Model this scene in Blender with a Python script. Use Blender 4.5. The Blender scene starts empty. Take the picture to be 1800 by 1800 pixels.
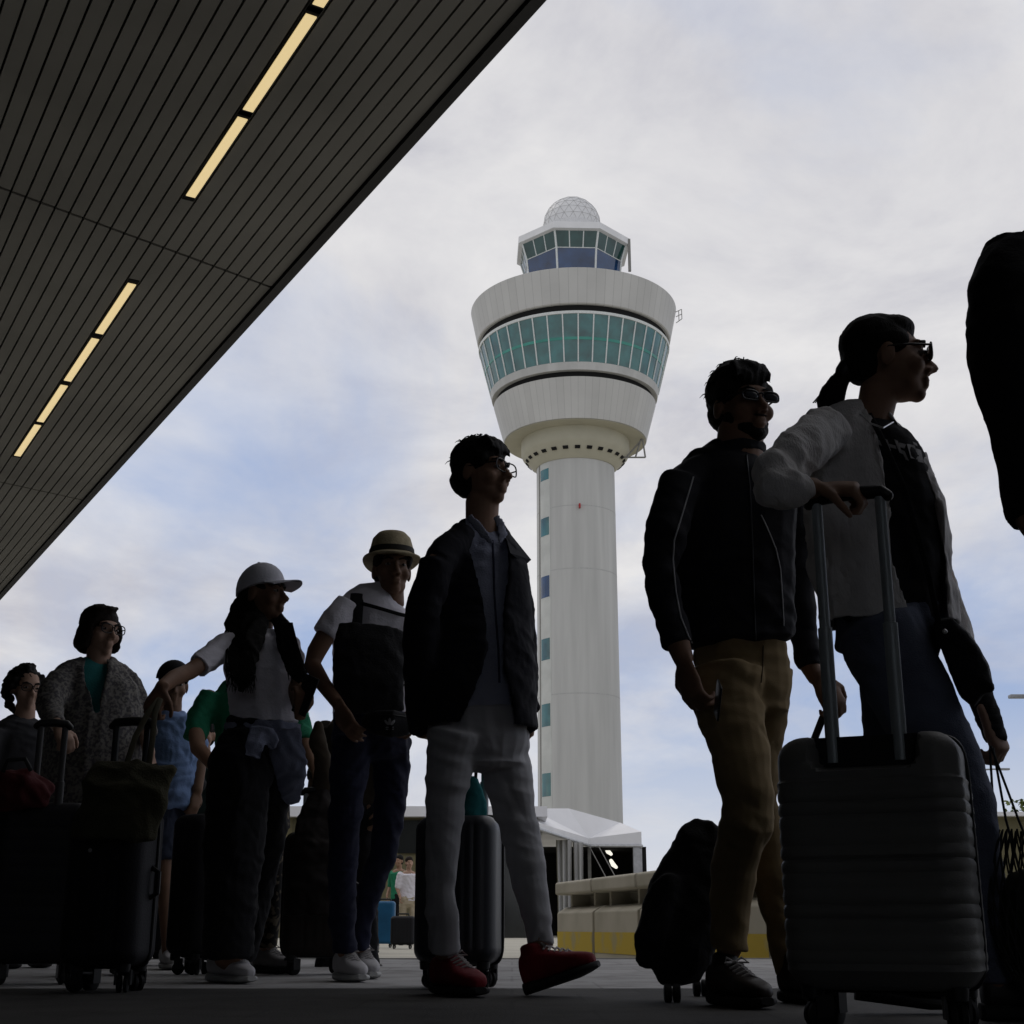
import bpy, bmesh, math, random
import numpy as np
from mathutils import Vector, Matrix
from mathutils.bvhtree import BVHTree

SC = bpy.context.scene
COL = SC.collection
R = math.radians
random.seed(7)

# ---------------------------------------------------------------- camera
FPX, CY, CX = 2400.0, 900.0, 900.0          # focal length / principal point on the 1800 px photograph
CAMH = 0.195
SY = 1.31                                    # depths below were first read off with a shorter lens
PITCH = math.atan((1630 - CY) / FPX)
cd = bpy.data.cameras.new('camera')
cam = bpy.data.objects.new('camera', cd)
COL.objects.link(cam)
cam.location = (0, 0, CAMH)
cam.rotation_euler = (R(90) + PITCH, 0, 0)
cd.sensor_width = 36.0
cd.lens = 36.0 * FPX / 1800.0
cd.clip_start = 0.05
cd.clip_end = 5000
SC.camera = cam

# ---------------------------------------------------------------- world, sun, exposure
SUN_AZ = R(-52)          # from +Y (straight ahead) towards the left
SUN_EL = R(52)
w = bpy.data.worlds.new('World')
SC.world = w
w.use_nodes = True
nt = w.node_tree
nt.nodes.clear()
N = nt.nodes.new
L = nt.links.new
out = N('ShaderNodeOutputWorld')
bg = N('ShaderNodeBackground')
bg.inputs['Strength'].default_value = 0.1
L(bg.outputs[0], out.inputs[0])
sky = N('ShaderNodeTexSky')
sky.sky_type = 'NISHITA'
sky.sun_disc = False
sky.sun_elevation = SUN_EL
sky.sun_rotation = SUN_AZ
sky.air_density = 1.0
sky.dust_density = 2.0
tc = N('ShaderNodeTexCoord')
sep = N('ShaderNodeSeparateXYZ'); L(tc.outputs['Generated'], sep.inputs[0])
zz = N('ShaderNodeMath'); zz.operation = 'MAXIMUM'; L(sep.outputs['Z'], zz.inputs[0]); zz.inputs[1].default_value = 0.0
za = N('ShaderNodeMath'); za.operation = 'ADD'; L(zz.outputs[0], za.inputs[0]); za.inputs[1].default_value = 0.22
dx = N('ShaderNodeMath'); dx.operation = 'DIVIDE'; L(sep.outputs['X'], dx.inputs[0]); L(za.outputs[0], dx.inputs[1])
dy = N('ShaderNodeMath'); dy.operation = 'DIVIDE'; L(sep.outputs['Y'], dy.inputs[0]); L(za.outputs[0], dy.inputs[1])
cmb = N('ShaderNodeCombineXYZ'); L(dx.outputs[0], cmb.inputs[0]); L(dy.outputs[0], cmb.inputs[1])
def wnoise(scale, detail, rough, dist, loc, sc=(1, 1, 1), rot=0.0):
    mp = N('ShaderNodeMapping'); L(cmb.outputs[0], mp.inputs[0])
    mp.inputs['Location'].default_value = loc
    mp.inputs['Scale'].default_value = sc
    mp.inputs['Rotation'].default_value = (0, 0, rot)
    n = N('ShaderNodeTexNoise'); L(mp.outputs[0], n.inputs['Vector'])
    n.inputs['Scale'].default_value = scale
    n.inputs['Detail'].default_value = detail
    n.inputs['Roughness'].default_value = rough
    n.inputs['Distortion'].default_value = dist
    return n
def ramp(src, stops):
    r = N('ShaderNodeValToRGB'); L(src, r.inputs[0])
    e = r.color_ramp.elements
    while len(e) < len(stops): e.new(0.5)
    for k, (p, c) in enumerate(stops):
        e[k].position = p
        e[k].color = c if len(c) == 4 else (*c, 1)
    return r
n1 = wnoise(1.7, 7, 0.56, 0.35, (2.2, 3.3, 5), (1.0, 0.72, 1), R(25))
n2 = wnoise(2.7, 7, 0.60, 0.3, (7.4, 2.2, 3), (1, 0.92, 1), R(-18))
# cloud cover: high in the sky it is closed, lower down it breaks open to blue
cov = N('ShaderNodeMapRange'); L(sep.outputs['Z'], cov.inputs['Value'])
cov.inputs['From Min'].default_value = 0.08; cov.inputs['From Max'].default_value = 0.50
cov.inputs['To Min'].default_value = -0.07; cov.inputs['To Max'].default_value = 0.14
addc = N('ShaderNodeMath'); addc.operation = 'ADD'; L(n1.outputs['Fac'], addc.inputs[0]); L(cov.outputs[0], addc.inputs[1])
mask = ramp(addc.outputs[0], [(0.34, (0.02, 0.02, 0.02)), (0.50, (0.62, 0.62, 0.62)), (0.64, (1, 1, 1))])
ccol = ramp(n2.outputs['Fac'], [(0.34, (5.5, 5.5, 6.05)), (0.50, (6.95, 6.9, 7.15)), (0.64, (8.0, 7.9, 7.95))])
# towards the horizon the cloud sheet is whiter
hz = N('ShaderNodeMapRange'); L(sep.outputs['Z'], hz.inputs['Value'])
hz.inputs['From Min'].default_value = 0.02; hz.inputs['From Max'].default_value = 0.15
hz.inputs['To Min'].default_value = 0.85; hz.inputs['To Max'].default_value = 0.0
hz.clamp = True
mx = N('ShaderNodeMix'); mx.data_type = 'RGBA'
blue = N('ShaderNodeMix'); blue.data_type = 'RGBA'; blue.inputs[0].default_value = 0.85
L(sky.outputs[0], blue.inputs['A']); blue.inputs['B'].default_value = (3.6, 4.6, 7.0, 1)
L(mask.outputs[0], mx.inputs[0]); L(blue.outputs['Result'], mx.inputs['A']); L(ccol.outputs[0], mx.inputs['B'])
mx2 = N('ShaderNodeMix'); mx2.data_type = 'RGBA'
L(hz.outputs[0], mx2.inputs[0]); L(mx.outputs['Result'], mx2.inputs['A']); mx2.inputs['B'].default_value = (7.7, 7.7, 7.75, 1)
L(mx2.outputs['Result'], bg.inputs['Color'])

sd = bpy.data.lights.new('sun', 'SUN')
sd.energy = 0.5
sd.angle = R(14)
sd.color = (1.0, 0.95, 0.87)
sun = bpy.data.objects.new('sun', sd)
COL.objects.link(sun)
sdir = Vector((math.sin(SUN_AZ) * math.cos(SUN_EL), math.cos(SUN_AZ) * math.cos(SUN_EL), math.sin(SUN_EL)))
sun.rotation_euler = (-sdir).to_track_quat('-Z', 'Y').to_euler()
sun.location = sdir * 50

SC.view_settings.view_transform = 'Standard'
SC.view_settings.look = 'None'
SC.view_settings.gamma = 1.0
SC.view_settings.exposure = 0.0
SC.render.engine = 'CYCLES'
SC.cycles.max_bounces = 5
SC.cycles.diffuse_bounces = 3

# ---------------------------------------------------------------- maths helpers
CAM = Vector((0, 0, CAMH))
cp, sp = math.cos(PITCH), math.sin(PITCH)
def ray(px, py):
    u, v = px - CX, CY - py
    return Vector((u, FPX * cp - v * sp, FPX * sp + v * cp))
def at(px, py, Y):
    d = ray(px, py)
    return CAM + d * (Y * SY / d.y)
def on_z(px, py, z):
    d = ray(px, py)
    return CAM + d * ((z - CAMH) / d.z)
def ppm(p):
    q = Vector(p) - CAM
    return FPX / (q.y * cp + q.z * sp)

def tag(o, label=None, cat=None, group=None, kind=None):
    if label: o['label'] = label
    if cat: o['category'] = cat
    if group: o['group'] = group
    if kind: o['kind'] = kind
    return o
def thing(name, label, cat, loc=(0, 0, 0), group=None, rz=0.0):
    o = bpy.data.objects.new(name, None)
    o.empty_display_size = 0.1
    COL.objects.link(o)
    o.location = loc
    o.rotation_euler = (0, 0, rz)
    return tag(o, label, cat, group)

# ---------------------------------------------------------------- materials
def mat(name, col, rough=0.8, var=0.15, scale=8.0, bump=0.0, bscale=60.0, metal=0.0, spec=0.3, sheen=0.0, stretch=(1, 1, 1), coords='Object'):
    m = bpy.data.materials.new(name)
    m.use_nodes = True
    t = m.node_tree
    b = t.nodes['Principled BSDF']
    b.inputs['Roughness'].default_value = rough
    b.inputs['Metallic'].default_value = metal
    b.inputs['Specular IOR Level'].default_value = spec
    if sheen: b.inputs['Sheen Weight'].default_value = sheen
    c = t.nodes.new('ShaderNodeTexCoord')
    mp = t.nodes.new('ShaderNodeMapping')
    mp.inputs['Scale'].default_value = stretch
    t.links.new(c.outputs[coords], mp.inputs[0])
    n = t.nodes.new('ShaderNodeTexNoise')
    n.inputs['Scale'].default_value = scale
    n.inputs['Detail'].default_value = 5
    t.links.new(mp.outputs[0], n.inputs['Vector'])
    r = t.nodes.new('ShaderNodeValToRGB')
    r.color_ramp.elements[0].position = 0.3
    r.color_ramp.elements[1].position = 0.7
    r.color_ramp.elements[0].color = (*[x * (1 - var) for x in col], 1)
    r.color_ramp.elements[1].color = (*[min(1, x * (1 + var)) for x in col], 1)
    t.links.new(n.outputs['Fac'], r.inputs[0])
    t.links.new(r.outputs[0], b.inputs['Base Color'])
    if bump:
        n3 = t.nodes.new('ShaderNodeTexNoise')
        n3.inputs['Scale'].default_value = bscale
        n3.inputs['Detail'].default_value = 4
        t.links.new(mp.outputs[0], n3.inputs['Vector'])
        bp = t.nodes.new('ShaderNodeBump')
        bp.inputs['Strength'].default_value = bump
        bp.inputs['Distance'].default_value = 0.01
        t.links.new(n3.outputs['Fac'], bp.inputs['Height'])
        t.links.new(bp.outputs[0], b.inputs['Normal'])
    return m
def spotted(name, base, spot, scale, thr=(0.5, 0.56), rough=0.9):
    m = mat(name, base, rough)
    t = m.node_tree
    b = t.nodes['Principled BSDF']
    c = [x for x in t.nodes if x.type == 'TEX_COORD'][0]
    n = t.nodes.new('ShaderNodeTexNoise')
    n.inputs['Scale'].default_value = scale
    n.inputs['Detail'].default_value = 1.5
    t.links.new(c.outputs['Object'], n.inputs['Vector'])
    r = t.nodes.new('ShaderNodeValToRGB')
    r.color_ramp.elements[0].position, r.color_ramp.elements[1].position = thr
    r.color_ramp.elements[0].color = (*base, 1)
    r.color_ramp.elements[1].color = (*spot, 1)
    t.links.new(n.outputs['Fac'], r.inputs[0])
    t.links.new(r.outputs[0], b.inputs['Base Color'])
    return m
def emit(name, col, s):
    m = bpy.data.materials.new(name)
    m.use_nodes = True
    t = m.node_tree
    b = t.nodes['Principled BSDF']
    b.inputs['Base Color'].default_value = (0.8, 0.78, 0.7, 1)
    b.inputs['Emission Color'].default_value = (*col, 1)
    b.inputs['Emission Strength'].default_value = s
    return m

# ---------------------------------------------------------------- mesh collector
def fnoise(co, wl, seed, stretch=(1, 1, 1)):
    rg = np.random.RandomState(seed)
    A = rg.randn(3, 3); A /= np.linalg.norm(A, axis=0)
    q = co / wl * np.array(stretch)
    q = q + 0.55 * np.sin(q @ A * 2.1 + rg.rand(3) * 6.28)
    o = np.zeros(len(co)); tot = 0
    for k, a in enumerate((1, .8, .6, .45, .35)):
        d = rg.randn(3) * np.array((1, 1, 1.5)); d /= np.linalg.norm(d)
        o += a * (1 - 2 * np.abs(np.sin(q @ d * (2.2 + 0.9 * k) + rg.rand() * 6.28))); tot += a
    return o / tot
def creases(co, wl, seed):
    """thin sharp pull lines in cloth, only in patches"""
    rg = np.random.RandomState(seed + 77)
    o = np.zeros(len(co))
    for k in range(5):
        d = rg.randn(3) * np.array((.7, .7, 1.5)); d /= np.linalg.norm(d)
        e = rg.randn(3); e /= np.linalg.norm(e)
        ph = co @ d / wl * 2.6 + .8 * np.sin(co @ e / wl * 1.3 + k)
        m = np.clip(np.sin(co @ rg.randn(3) / wl * 1.1 + rg.rand() * 6.28) * 1.6, 0, 1)
        o -= np.clip(1 - 3.2 * np.abs(np.sin(ph + rg.rand() * 6.28)), 0, 1) * m
    return o

class Solid:
    def __init__(s): s.v = []; s.f = []
    def add(s, vs, fs):
        o = len(s.v)
        s.v += [tuple(x) for x in vs]
        s.f += [tuple(i + o for i in f) for f in fs]
        return s
    def rings(s, rs, cap0=True, cap1=True):
        n = len(rs[0]); vs = [p for r in rs for p in r]; fs = []
        for k in range(len(rs) - 1):
            for i in range(n):
                j = (i + 1) % n
                fs.append((k * n + i, k * n + j, (k + 1) * n + j, (k + 1) * n + i))
        if cap0: fs.append(tuple(range(n - 1, -1, -1)))
        if cap1: fs.append(tuple((len(rs) - 1) * n + i for i in range(n)))
        return s.add(vs, fs)
    def tube(s, pts, rads, ratio=1.0, az=0.0, n=16, ref=None, round0=0.8, round1=0.8):
        pts = [Vector(p) for p in pts]; m = len(pts)
        fr = []; prev = None
        for i, p in enumerate(pts):
            t = (pts[min(i + 1, m - 1)] - pts[max(i - 1, 0)])
            t = t.normalized() if t.length > 1e-9 else Vector((0, 0, 1))
            v = (Vector(ref).normalized() if ref is not None else (p - CAM).normalized())
            sd_ = v.cross(t)
            if sd_.length < 0.12: sd_ = prev if prev is not None else v.cross(t + Vector((0.3, 0, 0.4)))
            sd_ = (sd_ - t * sd_.dot(t)).normalized()
            if prev is not None and sd_.dot(prev) < 0: sd_ = -sd_
            prev = sd_
            fr.append((p, t, sd_))
        def ring(p, t, sd_, r):
            f = sd_.cross(t)
            v = (Vector(ref) if ref is not None else p - CAM)
            if f.dot(v) > 0: f = -f
            a = r / math.sqrt(math.cos(az) ** 2 + (ratio * math.sin(az)) ** 2)
            e1 = sd_ * math.cos(az) + f * math.sin(az); e2 = f * math.cos(az) - sd_ * math.sin(az)
            return [p + e1 * (a * math.cos(q)) + e2 * (a * ratio * math.sin(q)) for q in [2 * math.pi * k / n for k in range(n)]]
        rs = []
        p, t, sd_ = fr[0]; r = rads[0]; k0 = min(1, ratio)
        if round0:
            rs += [ring(p - t * r * round0 * k0, t, sd_, r * .35), ring(p - t * r * round0 * .62 * k0, t, sd_, r * .78)]
        rs += [ring(*fr[i], rads[i]) for i in range(m)]
        p, t, sd_ = fr[-1]; r = rads[-1]
        if round1:
            rs += [ring(p + t * r * round1 * .62 * k0, t, sd_, r * .78), ring(p + t * r * round1 * k0, t, sd_, r * .35)]
        return s.rings(rs)
    def chain(s, st, ratio=1.0, az=0.0, k=1.0, n=18, **kw):
        """st: (px, py, half width in px, Y) - a limb seen in the photograph at its own depth Y"""
        pts = [at(a[0], a[1], a[3]) for a in st]
        return s.tube(pts, [a[2] * k / ppm(p) for a, p in zip(st, pts)], ratio, az, n, **kw)
    def shell(s, st, th=0.014, ratio=0.7, n=40):
        """an open garment: st = (px, py, hw, Y, x of left front edge, x of right front edge), bottom to top"""
        rs = []
        for (px, py, hw, Y, xl, xr) in st:
            c = at(px, py, Y); r = hw / ppm(c)
            a0 = math.acos(max(-1, min(1, (xl - px) / hw))); a1 = 2 * math.pi + math.acos(max(-1, min(1, (xr - px) / hw)))
            o = []; i_ = []
            for k in range(n):
                q = a0 + (a1 - a0) * k / (n - 1)
                d = Vector((math.cos(q), -math.sin(q) * ratio, 0))
                o.append(c + d * r); i_.append(c + d * (r - th))
            rs.append(o + i_[::-1])
        return s.rings(rs)
    def ell(s, M, c, r, rot=None, nu=16, nv=10):
        T = M @ Matrix.Translation(Vector(c))
        if rot is not None: T = T @ rot
        rs = []
        for j in range(nv + 1):
            ph = math.pi * (j + 0.02) / (nv + 0.04) - math.pi / 2
            rs.append([T @ Vector((r[0] * math.cos(ph) * math.cos(q), r[1] * math.cos(ph) * math.sin(q), r[2] * math.sin(ph))) for q in [2 * math.pi * k / nu for k in range(nu)]])
        return s.rings(rs)
    def box(s, lo, hi, M=None):
        x0, y0, z0 = lo; x1, y1, z1 = hi
        vs = [Vector(p) for p in ((x0, y0, z0), (x1, y0, z0), (x1, y1, z0), (x0, y1, z0), (x0, y0, z1), (x1, y0, z1), (x1, y1, z1), (x0, y1, z1))]
        if M is not None: vs = [M @ p for p in vs]
        return s.add(vs, [(3, 2, 1, 0), (4, 5, 6, 7), (0, 1, 5, 4), (1, 2, 6, 5), (2, 3, 7, 6), (3, 0, 4, 7)])
    def prism(s, poly, z0, z1, M=None):
        n = len(poly)
        a = [Vector((x, y, z0)) for x, y in poly]; b = [Vector((x, y, z1)) for x, y in poly]
        if M is not None: a = [M @ p for p in a]; b = [M @ p for p in b]
        return s.rings([a, b])
    def build(s, name, m, parent=None, voxel=None, smooth=4, fold=None, extra=None, shade=True, bevel=None, subsurf=0):
        me = bpy.data.meshes.new(name)
        me.from_pydata(s.v, [], s.f)
        me.update()
        if voxel or bevel or subsurf:
            t = bpy.data.objects.new('temporary', me)
            COL.objects.link(t)
            if voxel:
                md = t.modifiers.new('r', 'REMESH'); md.mode = 'VOXEL'; md.voxel_size = voxel
                if smooth:
                    md = t.modifiers.new('s', 'SMOOTH'); md.factor = 0.5; md.iterations = smooth
            if bevel:
                md = t.modifiers.new('b', 'BEVEL'); md.width = bevel; md.segments = 2; md.limit_method = 'ANGLE'; md.angle_limit = R(40)
            if subsurf:
                md = t.modifiers.new('u', 'SUBSURF'); md.levels = subsurf; md.render_levels = subsurf
            dg = bpy.context.evaluated_depsgraph_get()
            me2 = bpy.data.meshes.new_from_object(t.evaluated_get(dg))
            bpy.data.objects.remove(t); bpy.data.meshes.remove(me)
            me = me2; me.name = name
        if fold:
            amp, wl, seed = fold[:3]
            n = len(me.vertices)
            co = np.empty(n * 3); me.vertices.foreach_get('co', co); co = co.reshape(-1, 3)
            no = np.array([v.vector for v in me.vertex_normals]) if n else co
            d = fnoise(co, wl, seed, fold[3] if len(fold) > 3 else (1, 1, 1)) + 0.35 * fnoise(co, wl * .45, seed + 9)
            d = d + (fold[4] if len(fold) > 4 else .30) * creases(co, wl * 1.25, seed)
            co = co + no * (amp * d)[:, None]
            me.vertices.foreach_set('co', co.ravel()); me.update()
        if extra is not None:
            b = bmesh.new(); b.from_mesh(me)
            vs = [b.verts.new(p) for p in extra.v]
            for f in extra.f:
                try: b.faces.new([vs[i] for i in f])
                except ValueError: pass
            b.to_mesh(me); b.free()
        if not voxel:
            b = bmesh.new(); b.from_mesh(me)
            bmesh.ops.recalc_face_normals(b, faces=b.faces); b.to_mesh(me); b.free()
        if shade:
            me.shade_smooth()
            if not voxel: me.set_sharp_from_angle(angle=R(38))
        o = bpy.data.objects.new(name, me)
        COL.objects.link(o)
        if m is not None: me.materials.append(m)
        if parent is not None:
            root = parent
            W = Matrix.Identity(4)
            while root is not None:
                W = Matrix.LocRotScale(root.location, root.rotation_euler, None) @ W
                root = root.parent
            me.transform(W.inverted())
            o.parent = parent
        return o
def bvh_of(o):
    W = Matrix.Identity(4); r = o.parent
    while r is not None:
        W = Matrix.LocRotScale(r.location, r.rotation_euler, None) @ W; r = r.parent
    vs = [W @ v.co for v in o.data.vertices]
    return BVHTree.FromPolygons(vs, [tuple(p.vertices) for p in o.data.polygons])
def surf(b, px, py, off=0.002):
    d = ray(px, py).normalized()
    h = b.ray_cast(CAM, d)
    return None if h[0] is None else h[0] - d * off
# ================================================================ SETTING
ROADZ = -0.12
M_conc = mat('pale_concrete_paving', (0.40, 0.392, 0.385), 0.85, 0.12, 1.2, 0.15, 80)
M_apron = mat('canopy_shade_paving', (0.050, 0.047, 0.043), 0.9, 0.3, 1.6, 0.35, 140)  # ground colour darkened to stand for the canopy's shadow
M_road = mat('light_road_concrete', (0.42, 0.40, 0.34), 0.9, 0.1, 0.8, 0.1, 50)
M_kerb = mat('kerb_stone', (0.22, 0.215, 0.20), 0.85, 0.15, 6, 0.2, 90)
def slabs(m, w_, h_, line):
    t = m.node_tree; b = t.nodes['Principled BSDF']
    src = b.inputs['Base Color'].links[0].from_socket
    c = [q for q in t.nodes if q.type == 'TEX_COORD'][0]
    br = t.nodes.new('ShaderNodeTexBrick'); br.offset = .5
    br.inputs['Scale'].default_value = 1.0; br.inputs['Brick Width'].default_value = w_; br.inputs['Row Height'].default_value = h_
    br.inputs['Mortar Size'].default_value = .006
    br.inputs['Color1'].default_value = (1, 1, 1, 1); br.inputs['Color2'].default_value = (.95, .95, .95, 1); br.inputs['Mortar'].default_value = (line, line, line, 1)
    t.links.new(c.outputs['Object'], br.inputs['Vector'])
    n = t.nodes.new('ShaderNodeTexNoise'); n.inputs['Scale'].default_value = 3.5; n.inputs['Detail'].default_value = 6; n.inputs['Roughness'].default_value = .7
    t.links.new(c.outputs['Object'], n.inputs['Vector'])
    r = t.nodes.new('ShaderNodeValToRGB'); r.color_ramp.elements[0].position = .35; r.color_ramp.elements[1].position = .55
    r.color_ramp.elements[0].color = (.62, .60, .58, 1); r.color_ramp.elements[1].color = (1, 1, 1, 1)
    t.links.new(n.outputs['Fac'], r.inputs[0])
    m1 = t.nodes.new('ShaderNodeMix'); m1.data_type = 'RGBA'; m1.blend_type = 'MULTIPLY'; m1.inputs[0].default_value = 1
    m2 = t.nodes.new('ShaderNodeMix'); m2.data_type = 'RGBA'; m2.blend_type = 'MULTIPLY'; m2.inputs[0].default_value = 1
    t.links.new(src, m1.inputs['A']); t.links.new(br.outputs['Color'], m1.inputs['B'])
    t.links.new(m1.outputs['Result'], m2.inputs['A']); t.links.new(r.outputs[0], m2.inputs['B'])
    t.links.new(m2.outputs['Result'], b.inputs['Base Color'])
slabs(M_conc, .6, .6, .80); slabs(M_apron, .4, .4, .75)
def sheet(name, pts, z0, z1, m, bevel=None):
    o = Solid().prism(pts, z0, z1).build(name, m, shade=False, bevel=bevel)
    o['kind'] = 'structure'
    return o
sheet('ground', [(-900, 9.35), (900, 9.35), (900, 1500), (-900, 1500)], ROADZ - 0.3, ROADZ, M_road)
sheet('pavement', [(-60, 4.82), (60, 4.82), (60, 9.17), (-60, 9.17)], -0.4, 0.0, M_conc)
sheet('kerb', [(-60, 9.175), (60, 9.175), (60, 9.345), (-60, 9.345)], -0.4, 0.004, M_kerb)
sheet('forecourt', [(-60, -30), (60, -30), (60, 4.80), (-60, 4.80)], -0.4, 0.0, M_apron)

# ---------------------------------------------------------------- canopy: u along the slats, n towards the open edge
vx = ray(-523, 1630); U = Vector((vx.x, vx.y, 0)).normalized(); NN = Vector((U.y, -U.x, 0))
H = 6.2
def soff(px, py):
    p = on_z(px, py, CAMH + H)
    return p.dot(U), p.dot(NN)
n_edge = (soff(955, 0)[1] + soff(300, 725)[1] + soff(20, 1030)[1]) / 3
ln = [20, 145, 265, 380, 495, 605, 715, 835, 945, 1060, 1175, 1290, 1405, 1520]
ns = [soff(x / 3.0, 0)[1] for x in ln]
pitch = (ns[-1] - ns[0]) / (len(ns) - 1)
n_ph = ns[-1]
uj = [soff(463, 500)[0], soff(149, 880)[0]]
_a, _b = soff(4, 331), soff(463, 500)
js = (_b[0] - _a[0]) / (_b[1] - _a[1])
uj = [soff(463, 500)[0] - js * soff(463, 500)[1], soff(149, 880)[0] - js * soff(149, 880)[1]]
print('slope', js)
print('canopy pitch', pitch, 'edge', n_edge, 'joints', uj, 'jn', soff(463, 500)[1])
ROT = math.atan2(U.y, U.x)                        # local x = u, local y = -n
MC = Matrix(((U.x, NN.x, 0, 0), (U.y, NN.y, 0, 0), (0, 0, 1, 0), (0, 0, 0, 1)))
M_slat = mat('canopy_metal_slat', (0.225, 0.218, 0.198), 0.5, 0.22, 0.5, 0.0, spec=0.3, stretch=(1, 1, 1))
M_dark = mat('black_gap', (0.008, 0.008, 0.008), 0.9, 0.1)
M_fascia = mat('dark_fascia_metal', (0.014, 0.014, 0.016), 0.5, 0.2, 3)
M_rooft = mat('canopy_roof_felt', (0.12, 0.12, 0.12), 0.9)
canopy = thing('canopy', 'grey slatted terminal canopy soffit with black edge overhead', 'canopy', (0, 0, CAMH + H))
Z0 = CAMH + H
S = Solid()
per = uj[1] - uj[0]
us = [uj[0] + per * k for k in range(-3, 9)]
n_lo = -9.0
k = 0
n_hi = n_ph
while n_hi + pitch < n_edge - 0.10: n_hi += pitch
edges = []
x = n_hi
while x > n_lo: edges.append(x); x -= pitch
g = 0.009
def slat(S, a, b, n0, n1):
    q = [(a + js * n0 + .02, n0), (b + js * n0 - .02, n0), (b + js * n1 - .02, n1), (a + js * n1 + .02, n1)]
    S.prism(q, Z0, Z0 + 0.035, MC)
for a, b in zip(us[:-1], us[1:]):
    for x in edges:
        slat(S, a, b, x - pitch + g, x - g)
    slat(S, a, b, n_hi + g, n_edge - 0.11)
S.build('slat_soffit', M_slat, canopy, shade=False)
Solid().box((us[0], n_lo, Z0 + 0.05), (us[-1], n_edge - 0.10, Z0 + 0.5), MC).build('roof_deck', M_dark, canopy, shade=False)
Solid().box((us[0], n_edge - 0.095, Z0 - 0.03), (us[-1], n_edge, Z0 + 0.56), MC).build('edge_fascia', M_fascia, canopy, shade=False)

M_tube = emit('warm_tube_diffuser', (1.0, 0.76, 0.36), 0.66)
lights = [[((576, -24), (549, 4))], [((545, 24), (432, 191))], [((424, 205), (338, 344))],
          [((230, 497), (173, 584))], [((167, 594), (120, 668))], [((112, 676), (73, 740))], [((67, 746), (32, 800))]]
lab = ['warm strip light at the top of the near row, cut by the frame', 'longest warm strip light of the near row',
       'warm strip light at the lower end of the near row, above the soffit joint', 'longest warm strip light, top of the far row beyond the soffit joint',
       'warm strip light second from the top in the far row', 'warm strip light third from the top in the far row',
       'shortest warm strip light at the lower end of the far row']
n_l = sum(soff(*p)[1] for p in ((491, 105), (385, 272), (202, 540), (145, 630), (50, 772))) / 5
for i, (seg,) in enumerate(lights):
    ua, ub = soff(*seg[0])[0], soff(*seg[1])[0]
    if i == 0: ua = ub - 1.2
    c = MC @ Vector(((ua + ub) / 2, n_l, Z0))
    t = thing('ceiling_light', lab[i], 'strip light', c, 'strip lights in the canopy soffit')
    hw = 0.041
    Solid().box((ua - 0.09, n_l - hw - 0.012, Z0 - 0.006), (ub + 0.09, n_l + hw + 0.012, Z0 + 0.03), MC).build('housing', M_dark, t, shade=False)
    Solid().box((ua, n_l - hw, Z0 - 0.016), (ub, n_l + hw, Z0 - 0.0065), MC).build('diffuser', M_tube, t, shade=False)

# unseen terminal front under the canopy, added to keep the camera side dark
M_tglass = mat('dark_facade_glass', (0.012, 0.014, 0.016), 0.15, 0.2, 1)
M_tmet = mat('facade_metal', (0.05, 0.05, 0.052), 0.5)
term = thing('added_terminal_front', 'unseen dark terminal front carrying the canopy, added behind the camera to keep the figures dark', 'terminal', MC @ Vector((0, n_lo, 0)))
Solid().box((us[0], n_lo - 0.4, 0.0), (us[-1], n_lo - 0.02, Z0 + 0.6), MC).build('glass_front', M_tglass, term, shade=False)
S = Solid()
x = us[0]
while x < us[-1]:
    S.box((x, n_lo - 0.015, 0.0), (x + 0.08, n_lo + 0.06, Z0 - 0.01), MC); x += 2.4
S.build('mullions', M_tmet, term, shade=False)
wing = thing('added_shade_wing', 'unseen dark block added right of the frame to keep sky light off the figures', 'terminal', (20, -14, 0))  # added out of view to block sky light from the right rear
Solid().box((5.2, -30, 0.0), (45, -1.2, 14.0)).build('glass_front', M_tglass, wing, shade=False)
S = Solid()
for k in range(16): S.box((5.2 + 2.5 * k, -1.19, 0), (5.28 + 2.5 * k, -1.12, 14.0))
S.build('mullions', M_tmet, wing, shade=False)

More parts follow.
